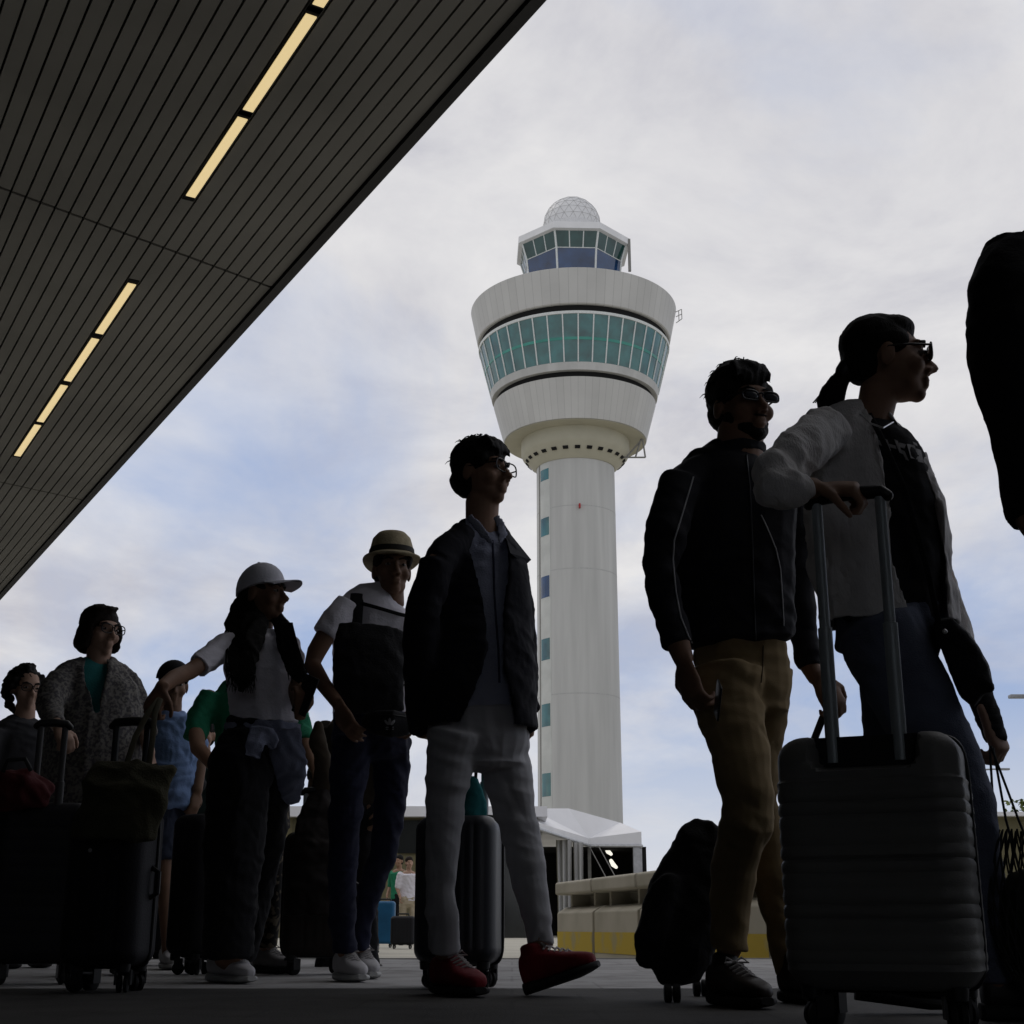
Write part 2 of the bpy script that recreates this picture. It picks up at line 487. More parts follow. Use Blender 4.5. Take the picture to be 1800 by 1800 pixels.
# ---------------------------------------------------------------- control tower
YT = 130.0
ax0 = at(1020, 1420, YT)
AX, AY = ax0.x, ax0.y
def tz(py):
    d = ray(CX + (AX / AY) * ray(900, py).y, py)
    return CAMH + d.z * (AY / d.y)
def tr(py, hw):
    p = Vector((AX, AY, tz(py)))
    return hw / ppm(p)
def panelled(name, col, npan, line=0.55, var=0.10, rough=0.5):
    m = mat(name, col, rough, 0.05, 0.25)
    t = m.node_tree; b = t.nodes['Principled BSDF']
    c = [q for q in t.nodes if q.type == 'TEX_COORD'][0]
    base = [q for q in t.nodes if q.type == 'VALTORGB'][0]
    s3 = t.nodes.new('ShaderNodeSeparateXYZ'); t.links.new(c.outputs['Object'], s3.inputs[0])
    def mth(op, a, bb=None):
        q = t.nodes.new('ShaderNodeMath'); q.operation = op
        for i_, v_ in enumerate((a, bb)):
            if v_ is None: continue
            if isinstance(v_, (int, float)): q.inputs[i_].default_value = v_
            else: t.links.new(v_, q.inputs[i_])
        return q.outputs[0]
    an = mth('ARCTAN2', s3.outputs['X'], s3.outputs['Y'])
    tt = mth('MULTIPLY', an, npan / (2 * math.pi))
    fl = mth('FLOOR', tt); fr = mth('FRACT', tt)
    seam = mth('LESS_THAN', fr, 0.055)
    wn = t.nodes.new('ShaderNodeTexWhiteNoise'); wn.noise_dimensions = '1D'
    t.links.new(fl, wn.inputs['W'])
    v1 = mth('MULTIPLY_ADD', wn.outputs['Value'], var)
    t.nodes[-1].inputs[2].default_value = 1 - var / 2
    v2 = mth('MULTIPLY', v1, mth('SUBTRACT', 1.0, mth('MULTIPLY', seam, 1 - line)))
    hs = t.nodes.new('ShaderNodeMix'); hs.data_type = 'RGBA'; hs.blend_type = 'MULTIPLY'; hs.inputs[0].default_value = 1
    t.links.new(base.outputs[0], hs.inputs['A']); t.links.new(v2, hs.inputs['B'])
    t.links.new(hs.outputs['Result'], b.inputs['Base Color'])
    return m
M_white = mat('white_painted_concrete', (0.46, 0.46, 0.44), 0.6, 0.10, 0.9, 0.0, stretch=(1, 1, .07))
M_strip = mat('pale_stair_strip', (0.51, 0.52, 0.49), 0.6, 0.08, 0.6)
M_panel = panelled('white_cladding_panels', (0.49, 0.485, 0.46), 72, .75)
M_soff = mat('cream_soffit', (0.42, 0.40, 0.31), 0.7, 0.06, 0.4)
M_tg = mat('green_tinted_glass', (0.020, 0.115, 0.115), 0.05, 0.45, 0.45, spec=0.9)
M_cabg = mat('blue_cab_glass', (0.008, 0.035, 0.10), 0.04, 0.4, 0.5, spec=0.9)
M_cabg2 = mat('green_cab_glass', (0.02, 0.06, 0.055), 0.08, 0.3, 0.5, spec=0.6)
M_mull = mat('pale_mullion', (0.62, 0.64, 0.62), 0.5)
M_rado = mat('radome_ring', (.6, .6, .6), .6)
M_red = mat('red_lens', (0.35, 0.02, 0.02), 0.4)
M_transom = mat('green_transom_glass', (0.06, 0.26, 0.21), 0.2, 0.2, 0.3)
tower = thing('control_tower', 'tall white round air traffic control tower with flared green glazed drum and domed top', 'control tower', (AX, AY, ROADZ))
def lathe(prof, n=120, cap0=True, cap1=True, S=None):
    S = S or Solid()
    return S.rings([[Vector((AX + r * math.cos(2 * math.pi * k / n), AY + r * math.sin(2 * math.pi * k / n), z)) for k in range(n)] for z, r in prof], cap0, cap1)
rs_top, rs_bot = tr(850, 68.5), tr(1420, 74.5)
z_coll = tz(822)
lathe([(ROADZ, rs_bot), (tz(1420), rs_bot), (z_coll - 1.0, rs_top), (z_coll + 2.5, rs_top)]).build('shaft', M_white, tower)
M_joint = mat('grey_joint', (0.40, 0.40, 0.39), 0.8)
for py in (1016, 908, 1230):
    z = tz(py); r_ = rs_top + (rs_bot - rs_top) * (tz(850) - z) / (tz(850) - tz(1420))
    lathe([(z - .06, r_ + .012), (z + .06, r_ + .012)]).build('joint_ring', M_joint, tower)
def cyl_patch(S, r0, r1, a0, a1, z0, z1, n=4):
    """a curved slab on the shaft, angles measured from the side facing the camera, + to the right"""
    a = []
    for z in (z0, z1):
        rr = (rs_top + (rs_bot - rs_top) * (tz(850) - z) / (tz(850) - tz(1420)))
        ring = [Vector((AX + (rr + r1) * math.sin(a0 + (a1 - a0) * k / n), AY - (rr + r1) * math.cos(a0 + (a1 - a0) * k / n), z)) for k in range(n + 1)]
        ring += [Vector((AX + (rr + r0) * math.sin(a0 + (a1 - a0) * k / n), AY - (rr + r0) * math.cos(a0 + (a1 - a0) * k / n), z)) for k in range(n, -1, -1)]
        a.append(ring)
    S.rings(a)
S = Solid(); cyl_patch(S, -0.3, 0.03, R(-66), R(-43), ROADZ, z_coll + 0.2, 6)
strip = S.build('stair_strip', M_strip, tower, shade=False)
S = Solid(); cyl_patch(S, -0.3, 0.06, R(-70), R(-66.6), ROADZ, z_coll + 0.2, 2)
S.build('strip_edge', M_kerb, tower, shade=False)
for i, (y0, y1) in enumerate(((838, 857), (922, 953), (1023, 1060), (1131, 1168), (1244, 1283), (1364, 1404))):
    S = Solid(); cyl_patch(S, -0.25, 0.05, R(-64), R(-45), tz(y1), tz(y0))
    S.build('window', M_tg if i not in (2,) else M_cabg, strip, shade=False)
S = Solid(); cyl_patch(S, 0.0, 0.5, R(1), R(3.2), tz(914), tz(907)); S.build('warning_lamp', M_red, tower, shade=False)

# flared drum, read off the silhouette in the photograph
zb0, rb0 = tz(779), tr(779, 125)
zb1, rb1 = tz(716), tr(716, 142)
zs0, zs1 = tz(706), tz(694)
zg0, rg0 = tz(694), tr(694, 147)
zg1, rg1 = tz(622), tr(622, 165)
zu0, ru0 = tz(607), tr(607, 169)
zu1, ru1 = tz(553), tr(553, 179.5)
lathe([(zb0, rb0), (zb1, rb1)], cap0=True).build('lower_drum', M_panel, tower)
# recessed collar under the drum with dark vents
zc1, zc0 = zb0 - 0.02, tz(806)
rc = tr(790, 95)
lathe([(z_coll - 0.4, rs_top + 0.12), (zc0, rc * 0.97), (zc0 + 0.5, rc), (zc1, rc)]).build('collar', M_soff, tower)
lathe([(zb0 - 0.10, rb0 * 0.985), (zb0 - 0.03, rb0 * 0.985)]).build('drum_soffit', M_soff, tower)
for k in range(26):
    S = Solid()
    a = 2 * math.pi * (k + .5) / 26
    Mv = Matrix.Translation((AX, AY, 0)) @ Matrix.Rotation(a, 4, 'Z')
    rm = (rs_top + 0.12 + rc * 0.97) / 2; zm = (z_coll - 0.4 + zc0) / 2
    sl = math.atan2(zc0 - z_coll + 0.4, rc * .97 - rs_top - .12)
    S.box((-0.22, -0.34, -0.05), (0.22, 0.34, 0.05), Mv @ Matrix.Translation((rm + .32, 0, zm + 0.22)) @ Matrix.Rotation(-sl, 4, 'Y'))
    S.build('vent', M_dark, tower, shade=False)
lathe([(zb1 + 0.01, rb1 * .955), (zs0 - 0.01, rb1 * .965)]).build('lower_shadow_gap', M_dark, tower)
lathe([(zs0, rg0 * 0.985), (zs1, rg0 + 0.05)]).build('sill_ring', M_white, tower)
lathe([(zg0 + 0.01, rg0), (zg1, rg1)]).build('glass_band', M_tg, tower)
NM = 40
def mull(S, k, z0, r0, z1, r1, w_, nm=NM, off=0.0):
    a = 2 * math.pi * (k + off) / nm
    Mv = Matrix.Translation((AX, AY, 0)) @ Matrix.Rotation(a, 4, 'Z')
    vs = [Mv @ Vector(p) for p in ((r0 - .1, -w_, z0), (r0 + .12, -w_, z0), (r0 + .12, w_, z0), (r0 - .1, w_, z0), (r1 - .1, -w_, z1), (r1 + .12, -w_, z1), (r1 + .12, w_, z1), (r1 - .1, w_, z1))]
    S.add(vs, [(3, 2, 1, 0), (4, 5, 6, 7), (0, 1, 5, 4), (1, 2, 6, 5), (2, 3, 7, 6), (3, 0, 4, 7)])
S = Solid()
for k in range(NM): mull(S, k, zg0 + .02, rg0, zg1 - .02, rg1, 0.075)
S.build('mullions', M_mull, tower, shade=False)
zm = zg0 + (zg1 - zg0) * 0.49; rm = rg0 + (rg1 - rg0) * 0.49
lathe([(zm - .17, rm + .01), (zm + .19, rm + .06)]).build('transom_band', M_transom, tower)
lathe([(zg1 + .005, rg1 + .14), (zg1 + .35, rg1 + .2)]).build('glass_head_ring', M_mull, tower)
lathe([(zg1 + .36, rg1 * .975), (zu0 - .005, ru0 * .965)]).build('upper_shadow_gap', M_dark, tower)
lathe([(zu0, ru0 - .15), (zu0 + .12, ru0), (zu1, ru1), (zu1 + .15, ru1 - .25)]).build('upper_drum', M_panel, tower)
# cab: an octagon leaning outwards
zc_b, rc_b = tz(503), tr(503, 76)
zc_t, rc_t = tz(449), tr(449, 93)
def octo(r, z, rot=R(22.5), n=8):
    return [Vector((AX + r * math.cos(rot + 2 * math.pi * k / n), AY + r * math.sin(rot + 2 * math.pi * k / n), z)) for k in range(n)]
k_ = 1.04
zmid = tz(474); rmid = rc_b + (rc_t - rc_b) * (zmid - zc_b) / (zc_t - zc_b)
OR_ = R(22.5 + 2)
Solid().rings([octo(rc_b * k_, zu1 - .2, OR_), octo(rmid * k_, zmid, OR_)]).build('cab_glass', M_cabg, tower, shade=False)
Solid().rings([octo(rmid * k_, zmid + .005, OR_), octo(rc_t * k_, zc_t, OR_)]).build('upper_cab_glass', M_cabg2, tower, shade=False)
S = Solid()
def bar(S, a, b, t_=0.09):
    S.tube([a, b], [t_, t_], n=6, round0=0, round1=0)
lo, mi, hi = octo(rc_b * k_, zu1 - .2, OR_), octo(rmid * k_, zmid, OR_), octo(rc_t * k_, zc_t, OR_)
for k in range(8):
    j = (k + 1) % 8
    bar(S, lo[k], mi[k], .14); bar(S, mi[k], hi[k], .14); bar(S, mi[k], mi[j], .07)
    for f in (1 / 3, 2 / 3):
        bar(S, mi[k].lerp(mi[j], f), hi[k].lerp(hi[j], f), .08)
S.build('cab_frame', M_mull, tower, shade=False)
rr = tr(449, 100) * k_
Solid().rings([octo(rc_t * k_ + .05, zc_t + .01, OR_), octo(rr, zc_t + .12, OR_), octo(rr, zc_t + 1.05, OR_), octo(rr * .93, zc_t + 1.35, OR_)]).build('cab_roof', mat('white_roof_edge', (0.70, 0.70, 0.70), .5, .05, .5), tower, shade=False)
S = Solid()
p = octo(rr, zc_t + .3, OR_)
qx = max(p, key=lambda q: q.x - 0.4 * (q.y - AY))
S.box((qx.x - .25, qx.y - .25, zc_t - 3.9), (qx.x + .12, qx.y + .12, zc_t + .9))
S.build('roof_downpipe', M_kerb, tower, shade=False)
# radome
rd = tr(385, 50); zr = tz(352) - rd
prof = [(zc_t + 1.2, rd * .96)] + [(zr + rd * math.sin(a), rd * math.cos(a)) for a in [R(x) for x in range(-12, 90, 6)]] + [(zr + rd, 0.02)]
prof = [q for q in prof if q[0] >= zc_t + 1.2]
lathe(prof[:2], 48).build('radome_base', M_rado, tower)
bm = bmesh.new(); bmesh.ops.create_icosphere(bm, subdivisions=3, radius=rd)
bmesh.ops.delete(bm, geom=[v for v in bm.verts if v.co.z < prof[1][0] - zr - .6], context='VERTS')
S = Solid(); bm.verts.index_update()
S.add([(v.co.x + AX, v.co.y + AY, v.co.z + zr) for v in bm.verts], [tuple(v.index for v in f.verts) for f in bm.faces])
rod = S.build('radome', mat('white_radome_shell', (.66, .66, .66), .5, .04, .4), tower, shade=False)
S = Solid()
for e in bm.edges: S.tube([Vector(v.co) * 1.001 + Vector((AX, AY, zr)) for v in e.verts], [.026, .026], n=4, round0=0, round1=0)
S.build('radome_ribs', M_joint, tower, shade=False); bm.free()
S = Solid(); tq = Vector((AX, AY, zr + rd)); bar(S, tq, tq + Vector((0, 0, .5)), .06)
S.build('lightning_rod', M_kerb, tower)
S = Solid()
a = Vector((AX + ru1 * .985, AY - ru1 * .15, zu1 - 2.2))
for q0, q1 in (((0, 0, 0), (.8, 0, .6)), ((.8, 0, .6), (.8, 0, 2.0)), ((0, 0, 1.6), (.8, 0, 2.0)), ((.4, 0, .3), (.4, 0, 1.8)), ((0, 0, .9), (.8, 0, 1.3))):
    bar(S, a + Vector(q0), a + Vector(q1), .05)
S.build('antenna_bracket', M_kerb, tower)
S = Solid()
a = Vector((AX + rb0 * .93, AY - rb0 * .2, zb0 - .05))
for q0, q1 in (((0, 0, 0), (.3, 0, -2.6)), ((-2.6, 0, -2.6), (.3, 0, -2.6)), ((-2.2, 0, -2.6), (0, 0, 0)), ((-1.0, 0, -2.6), (-.2, 0, -.1))):
    bar(S, a + Vector(q0), a + Vector(q1), .11)
S.build('service_gantry', M_kerb, tower)

# ---------------------------------------------------------------- marquee in front of the tower
M_canvas = mat('white_marquee_canvas', (0.78, 0.78, 0.79), 0.7, 0.05, 0.8, 0.2, 6)
M_drape = mat('grey_white_drape', (0.50, 0.50, 0.49), 0.8, 0.25, 2.0, stretch=(3, 3, .1))
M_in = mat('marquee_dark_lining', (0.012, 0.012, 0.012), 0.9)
tent = thing('marquee', 'white canvas marquee with tied drapes and dark open front below the tower', 'marquee', (at(1035, 1600, 40).x, 40 * SY, ROADZ))
A = at(1128, 1487, 40); B = at(1035, 1487, 40); C0 = at(928, 1450, 32)
eave = A.z
C0.z = eave; B.z = eave
D0 = Vector((at(1126, 1500, 52).x, 52 * SY, eave)); E0 = Vector((C0.x - 1, 52 * SY, eave))
R1 = at(1000, 1421, 40); R2 = at(930, 1421, 38); R0 = at(1090, 1446, 41)
vh = at(1128, 1462, 40).z - eave
up = Vector((0, 0, vh))
S = Solid()
S.add([A, B, C0, E0, D0, A + up, B + up * .55, C0 + up * .35, E0 + up, D0 + up, R1, R2, R0],
      [(0, 1, 6, 5), (1, 2, 7, 6), (2, 3, 8, 7), (3, 4, 9, 8), (4, 0, 5, 9), (6, 7, 11, 10), (5, 6, 12), (6, 10, 12), (7, 8, 11), (8, 9, 5, 12, 10, 11)])
S.build('canvas_roof', M_canvas, tent, shade=False)
S = Solid()
for a_, b_ in ((A, B), (B, C0)):
    d_ = (b_ - a_)
    nrm = Vector((d_.y, -d_.x, 0)).normalized()
    if nrm.y > 0: nrm = -nrm
    for f in (0.02, .98):
        q = a_.lerp(b_, f)
        S.tube([q + nrm * .06 + Vector((0, 0, -.06)), q + nrm * .06 + Vector((0, 0, -.02))], [.05, .05], n=6)
    S.tube([a_ + nrm * .05 + Vector((0, 0, .0)), b_ + nrm * .05], [.06, .06], n=8)
S.build('eave_rail', mat('grey_aluminium', (.45, .46, .47), .4, metal=.6), tent)
def post(x, y, hw=.12, top=eave):
    return Solid().box((x - hw, y - hw, ROADZ), (x + hw, y + hw, top - .01))
post(A.x - .16, 40 * SY + .1, .16).build('leg', mat('grey_post', (.42, .43, .45), .5), tent, shade=False)
post(B.x + .02, 40 * SY + .1, .06).build('leg', M_kerb, tent, shade=False)
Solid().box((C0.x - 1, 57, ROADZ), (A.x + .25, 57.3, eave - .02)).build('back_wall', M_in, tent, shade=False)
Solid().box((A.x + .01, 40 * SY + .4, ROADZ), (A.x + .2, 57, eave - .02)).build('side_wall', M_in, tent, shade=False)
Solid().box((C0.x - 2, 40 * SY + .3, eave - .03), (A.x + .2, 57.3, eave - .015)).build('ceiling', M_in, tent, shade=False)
def drape(x0, y0, x1, y1, pleats):
    S = Solid(); n = pleats * 6; top = []; bot = []
    for k in range(n + 1):
        f = k / n
        o = 0.10 * math.sin(f * pleats * 2 * math.pi)
        top.append((x0 + (x1 - x0) * f, y0 + (y1 - y0) * f - o * .5)); bot.append((x0 + (x1 - x0) * (f * .82 + .1), y0 + (y1 - y0) * f - o))
    r0 = [Vector((*q, ROADZ + .02)) for q in bot] + [Vector((q[0], q[1] + .04, ROADZ + .02)) for q in bot[::-1]]
    r1 = [Vector((*q, eave - .06)) for q in top] + [Vector((q[0], q[1] + .04, eave - .06)) for q in top[::-1]]
    return S.rings([r0, r1])
for (p0, p1, pl) in ((978, 1006, 3), (1008, 1026, 2)):
    q0, q1 = at(p0, 1550, 36.5 if p0 < 1000 else 37.5), at(p1, 1550, 36.5 if p0 < 1000 else 37.5)
    drape(q0.x, q0.y, q1.x, q1.y, pl).build('drape', M_drape, tent)
S = Solid()
for f in (0.0, .35):
    S.tube([B + Vector((f, -.1, 0)), Vector((B.x + 1.4 + f, 37.0 * SY, ROADZ))], [.02, .02], n=6)
S.build('guy_rope', M_kerb, tent)
M_lamp = emit('white_lamp', (1, .97, .85), 1.0)
for q in (at(1069, 1497, 42), at(1078, 1520, 42)):
    S = Solid(); S.tube([q + Vector((-.09, 0, .16)), q, q + Vector((.12, 0, -.1))], [.07, .09, .06], n=8)
    S.build('lamp', M_lamp, tent)

# ---------------------------------------------------------------- concrete barrier blocks
M_bar = spotted('weathered_concrete', (0.40, 0.375, 0.31), (0.50, 0.47, 0.40), 2.2, (.35, .65), .9)
M_yel = spotted('worn_yellow_paint', (0.55, 0.40, 0.05), (0.42, 0.36, 0.18), 4.0, (.58, .72), .8)
P0 = Vector((0.50, 15.75)); dirb = Vector((0.275, -0.961 * SY)).normalized(); nb = Vector((dirb.y, -dirb.x))   # nb: faces the camera side
if nb.x > 0: nb = -nb
blen, gap = 1.45, 0.065
blab = ['weathered concrete barrier block with a yellow band, farthest one beside the red shoe', 'concrete barrier block between the red shoe and the black rolling backpack',
        'concrete barrier block partly hidden behind the black rolling backpack', 'concrete barrier block seen between the legs of the man in khaki trousers', 'concrete barrier block behind the khaki trousers, nearest of the row']
for i in range(4):
    o = P0 + dirb * (i * (blen + gap))
    Mx = Matrix(((dirb.x, -nb.x, 0, o.x), (dirb.y, -nb.y, 0, o.y), (0, 0, 1, 0), (0, 0, 0, 1)))   # local x along, y away from the face
    t = thing('concrete_barrier', blab[i], 'barrier', (o.x, o.y, ROADZ), 'row of concrete barrier blocks')
    prof = [(0.0, ROADZ), (0.0, .345), (.10, .405), (.30, .415), (.30, .53), (.0, .535), (-.02, .545), (-.02, .655), (0.0, .67), (.36, .67), (.40, .65), (.46, .40), (.5, ROADZ)]
    S = Solid()
    S.rings([[Mx @ Vector((x_, y_, z_)) for y_, z_ in prof] for x_ in (0, blen)])
    S.build('block', M_bar, t, shade=False, bevel=.012)
    Solid().box((0.015, -.004, -.045), (blen - .015, -.001, .15), Mx).build('yellow_band', M_yel, t, shade=False)
    S = Solid(); S.box((.22, .10, .40), (.28, .31, .535), Mx); S.build('rail_support', M_bar, t, shade=False)
    S = Solid(); S.box((1.16, .10, .40), (1.22, .31, .535), Mx); S.build('rail_support', M_bar, t, shade=False)

# ---------------------------------------------------------------- low buildings behind
M_olive = mat('olive_cladding', (0.15, 0.135, 0.075), 0.8, 0.12, 0.6, stretch=(1, 1, .2))
M_fas = mat('white_roof_edge_board', (0.72, 0.72, 0.74), 0.6, 0.05, 0.6)
M_win = mat('dark_window', (0.02, 0.022, 0.022), 0.1, 0.2, 1, spec=.5)
def low_building(x0p, x1p, Y, ytop, yband, label, depth=9.0, wins=()):
    a, b = at(x0p, 1600, Y), at(x1p, 1600, Y)
    zt, zf = at(900, ytop, Y).z, at(900, yband, Y).z
    t = thing('low_building', label, 'building', ((a.x + b.x) / 2, Y * SY, ROADZ))
    Y = Y * SY
    Solid().box((a.x, Y, ROADZ), (b.x, Y + depth, zf)).build('wall', M_olive, t, shade=False)
    Solid().box((a.x - .3, Y - .4, zf + .003), (b.x + .3, Y + depth + .3, zt)).build('roof_edge', M_fas, t, shade=False)
    S = Solid(); x = a.x
    while x < b.x - .2:
        S.box((x, Y - .05, ROADZ), (x + .12, Y - .003, zf - .05)); x += 1.35
    S.build('wall_ribs', mat('olive_rib', (0.10, 0.09, 0.05), .8), t, shade=False)
    for (p0, p1, y0, y1) in wins:
        q0, q1 = at(p0, y0, (Y - .06) / SY), at(p1, y1, (Y - .06) / SY)
        Solid().box((q0.x, Y - .08, q1.z), (q1.x, Y - .06, q0.z)).build('window', M_win, t, shade=False)
low_building(-250, 946, 34, 1419, 1437, 'low olive building with a white roof edge seen between the walkers', wins=((700, 745, 1442, 1500), (880, 945, 1445, 1660)))
low_building(1738, 1990, 30, 1429, 1436, 'low olive wall with a pale coping at the right edge of the photo', 6.0)

# ---------------------------------------------------------------- street lamps
M_pole = mat('grey_lamp_steel', (.25, .26, .27), .5)
def street_lamp(px, Y, yarm, x_to, label):
    b = at(px, 1600, Y); z = at(px, yarm, Y).z; e = at(x_to, yarm, Y)
    Y = Y * SY
    t = thing('street_lamp', label, 'street lamp', (b.x, Y, ROADZ), 'street lamps beyond the right edge')
    s_ = 1 if e.x > b.x else -1
    Solid().tube([(b.x, Y, ROADZ), (b.x, Y, z * .5), (b.x, Y, z)], [.10, .075, .05], n=10).build('pole', M_pole, t)
    S = Solid(); S.tube([(b.x, Y, z - .05), (b.x + (e.x - b.x) * .5, Y, z), (e.x - s_ * .35, Y, z)], [.05, .045, .04], n=8); S.build('arm', M_pole, t)
    S = Solid(); S.box((min(e.x, e.x - s_ * .75), Y - .14, z - .06), (max(e.x, e.x - s_ * .75), Y + .14, z + .05)); S.build('lamp_head', M_pole, t, bevel=.02)
street_lamp(1905, 34, 1224, 1774, 'tall grey street lamp whose arm enters at the right edge')
street_lamp(1742, 60, 1352, 1774, 'smaller distant grey street lamp behind the walking woman')

# ---------------------------------------------------------------- tree behind the low wall
M_leaf = spotted('green_leaves', (0.05, 0.075, 0.02), (0.13, 0.16, 0.04), 1.2, (.4, .6), .7)
M_bark = mat('brown_bark', (.10, .08, .06), .9, .3, 4, .5, 20)
tb = at(1835, 1600, 48)
TY = tb.y
tree = thing('tree', 'green leafy tree showing above the pale wall coping at the right edge', 'tree', (tb.x, TY, ROADZ))
S = Solid(); S.tube([(tb.x, TY, ROADZ), (tb.x + .1, TY, 2.5), (tb.x - .1, TY, 4.6)], [.22, .17, .08], n=10)
for a_, e_ in ((.5, 1.5), (2.4, 1.3), (4.2, 1.6)):
    S.tube([(tb.x, TY, 2.4), (tb.x + math.cos(a_) * e_, TY + math.sin(a_) * e_, 3.9)], [.09, .04], n=7)
S.build('trunk', M_bark, tree)
S = Solid(); rg = random.Random(3)
cl = [(rg.gauss(0, .85), rg.gauss(0, .8), 4.2 + rg.gauss(0, .65), rg.uniform(.4, .8)) for _ in range(26)]
for (cx_, cy_, cz_, cr_) in cl:
    for _ in range(90):
        d = Vector((rg.gauss(0, 1), rg.gauss(0, 1), rg.gauss(0, 1))).normalized() * cr_ * rg.uniform(.55, 1.05)
        c = Vector((tb.x + cx_, TY + cy_, cz_)) + d
        if c.z > 5.72: continue
        a1 = Vector((rg.gauss(0, 1), rg.gauss(0, 1), rg.gauss(0, .6))).normalized() * .13
        a2 = a1.cross(Vector((rg.gauss(0, 1), rg.gauss(0, 1), rg.gauss(0, 1)))).normalized() * .07
        S.add([c - a1, c + a2, c + a1, c - a2], [(0, 1, 2, 3)])
S.build('crown', M_leaf, tree, shade=False)
# ================================================================ PEOPLE AND LUGGAGE: builders
M_skin = mat('skin_tan', (0.30, 0.175, 0.115), 0.6, 0.12, 14, 0.05, 200, spec=.3)
M_skin2 = mat('skin_brown', (0.19, 0.105, 0.065), 0.6, 0.12, 14, 0.05, 200, spec=.3)
M_skin3 = mat('skin_fair', (0.40, 0.25, 0.18), 0.6, 0.12, 14, 0.05, 200, spec=.3)
M_hair = mat('black_hair', (0.010, 0.009, 0.008), 0.7, 0.3, 40, 0.4, 120, spec=.14, stretch=(3, 3, .5))
M_hairb = mat('dark_brown_hair', (0.018, 0.012, 0.009), 0.7, 0.3, 40, 0.4, 120, spec=.14, stretch=(3, 3, .5))
M_eye = mat('eye_white', (0.28, 0.25, 0.23), 0.3, 0.05)
M_iris = mat('dark_iris', (0.015, 0.01, 0.008), 0.2, 0.1)
M_lens = mat('dark_lens', (0.006, 0.006, 0.007), 0.08, 0.1, spec=.5)
M_frame = mat('black_glasses_frame', (0.01, 0.01, 0.01), 0.35, 0.1)
M_sole = mat('dark_rubber_sole', (0.02, 0.02, 0.02), 0.8, 0.1)
M_wsole = mat('white_rubber_sole', (0.45, 0.45, 0.44), 0.7, 0.1)
M_lace = mat('pale_lace', (0.45, 0.43, 0.42), 0.9, 0.1)

def head_frame(px, py, Y, yaw, pitch=0.0, roll=0.0, s=1.0):
    """local +y looks out of the face, +z up; yaw 0 = towards the camera, 90 = to the right of the picture"""
    c = at(px, py, Y)
    return Matrix.Translation(c) @ Matrix.Rotation(R(180 + yaw), 4, 'Z') @ Matrix.Rotation(R(pitch), 4, 'X') @ Matrix.Rotation(R(roll), 4, 'Y') @ Matrix.Diagonal((s, s, s, 1))
def add_head(S, M, male=True):
    e = lambda c, r, rot=None: S.ell(M, c, r, rot)
    e((0, -.018, .032), (.075, .094, .086))
    e((0, .022, -.018), (.064, .066, .080))
    j = .054 if male else .047
    e((0, .028, -.072), (j, .052, .040))
    e((0, .062, -.094), (.026 if male else .021, .024, .022))
    e((0, .070, .028), (.052, .020, .016))
    for x in (-1, 1):
        e((x * .040, .052, -.030), (.026, .030, .026))
        e((x * .0755, -.012, -.010), (.009, .020, .032), Matrix.Rotation(R(-12), 4, 'X'))
        e((x * .013, .094, -.036), (.010, .013, .009))
    S.tube([M @ Vector((0, .084, .016)), M @ Vector((0, .096, -.008)), M @ Vector((0, .112, -.030))], [.0085, .010, .0125], ref=M.to_3x3() @ Vector((0, -1, 0)), n=10)
    e((0, .086, -.060), (.024, .012, .007)); e((0, .084, -.074), (.020, .012, .008))
def face_parts(root, M, brow=True, mhair=None, eyes=True):
    if eyes:
        for x in (-1, 1):
            S = Solid(); S.ell(M, (x * .032, .0775, .004), (.0125, .0105, .0058), nu=12, nv=8)
            o = S.build('eye', M_eye, root)
            S = Solid(); S.ell(M, (x * .032 + .001, .0865, .004), (.0058, .0040, .0056), nu=10, nv=6)
            S.build('iris', M_iris, o)
    if brow:
        for x in (-1, 1):
            S = Solid()
            S.tube([M @ Vector((x * .014, .0905, .026)), M @ Vector((x * .034, .0875, .032)), M @ Vector((x * .052, .074, .026))], [.003, .0042, .0025], n=8)
            S.build('eyebrow', mhair or M_hair, root)
def short_hair(root, M, m, seed, top=.010, side=.006, fringe=True, voxel=.006, tufts=30, back=0.0, name='hair', spike=.035):
    S = Solid()
    e = lambda c, r: S.ell(M, c, r)
    e((0, -.024, .050), (.078 + side, .094 + side, .080 + top))
    e((0, -.052, -.008 - back), (.070 + side * .6, .062 + side, .062))
    for x in (-1, 1): e((x * .062, .012, .040), (.020 + side, .048, .036))
    rg = random.Random(seed)
    if fringe:
        e((0, .028, .088 + top * .5), (.064, .052, .036)); 
        for k in range(6):
            x = (k - 2.5) * .020
            S.tube([M @ Vector((x, .045, .102 + top * .6)), M @ Vector((x * 1.05 + .004, .073, .082)), M @ Vector((x * 1.1 + .010, .082, .058 + rg.uniform(-.008, .012)))], [.014, .011, .005], n=8)
    E = Solid()
    for k in range(tufts):
        a = rg.uniform(0, 2 * math.pi); el = rg.uniform(.05, 1.3)
        d = Vector((math.cos(a) * math.cos(el), math.sin(a) * math.cos(el), math.sin(el)))
        if d.y > .45 and el < .6: continue
        p = Vector((0, -.024, .050)) + Vector((d.x * .08, d.y * .098, d.z * (.082 + top)))
        t_ = (d * .22 + Vector((rg.gauss(0, .6), rg.gauss(0, .5) - .2, rg.gauss(0, .3) - .35))).normalized() * spike * rg.uniform(.4, 1)
        E.tube([M @ p, M @ (p + t_ * .55), M @ (p + t_ + Vector((0, 0, -.006)))], [.0024, .0016, .0006], n=5)
    return S.build(name, m, root, voxel=voxel, smooth=3, fold=(.0035, .05, seed, (1.6, 1.6, .7)), extra=E)
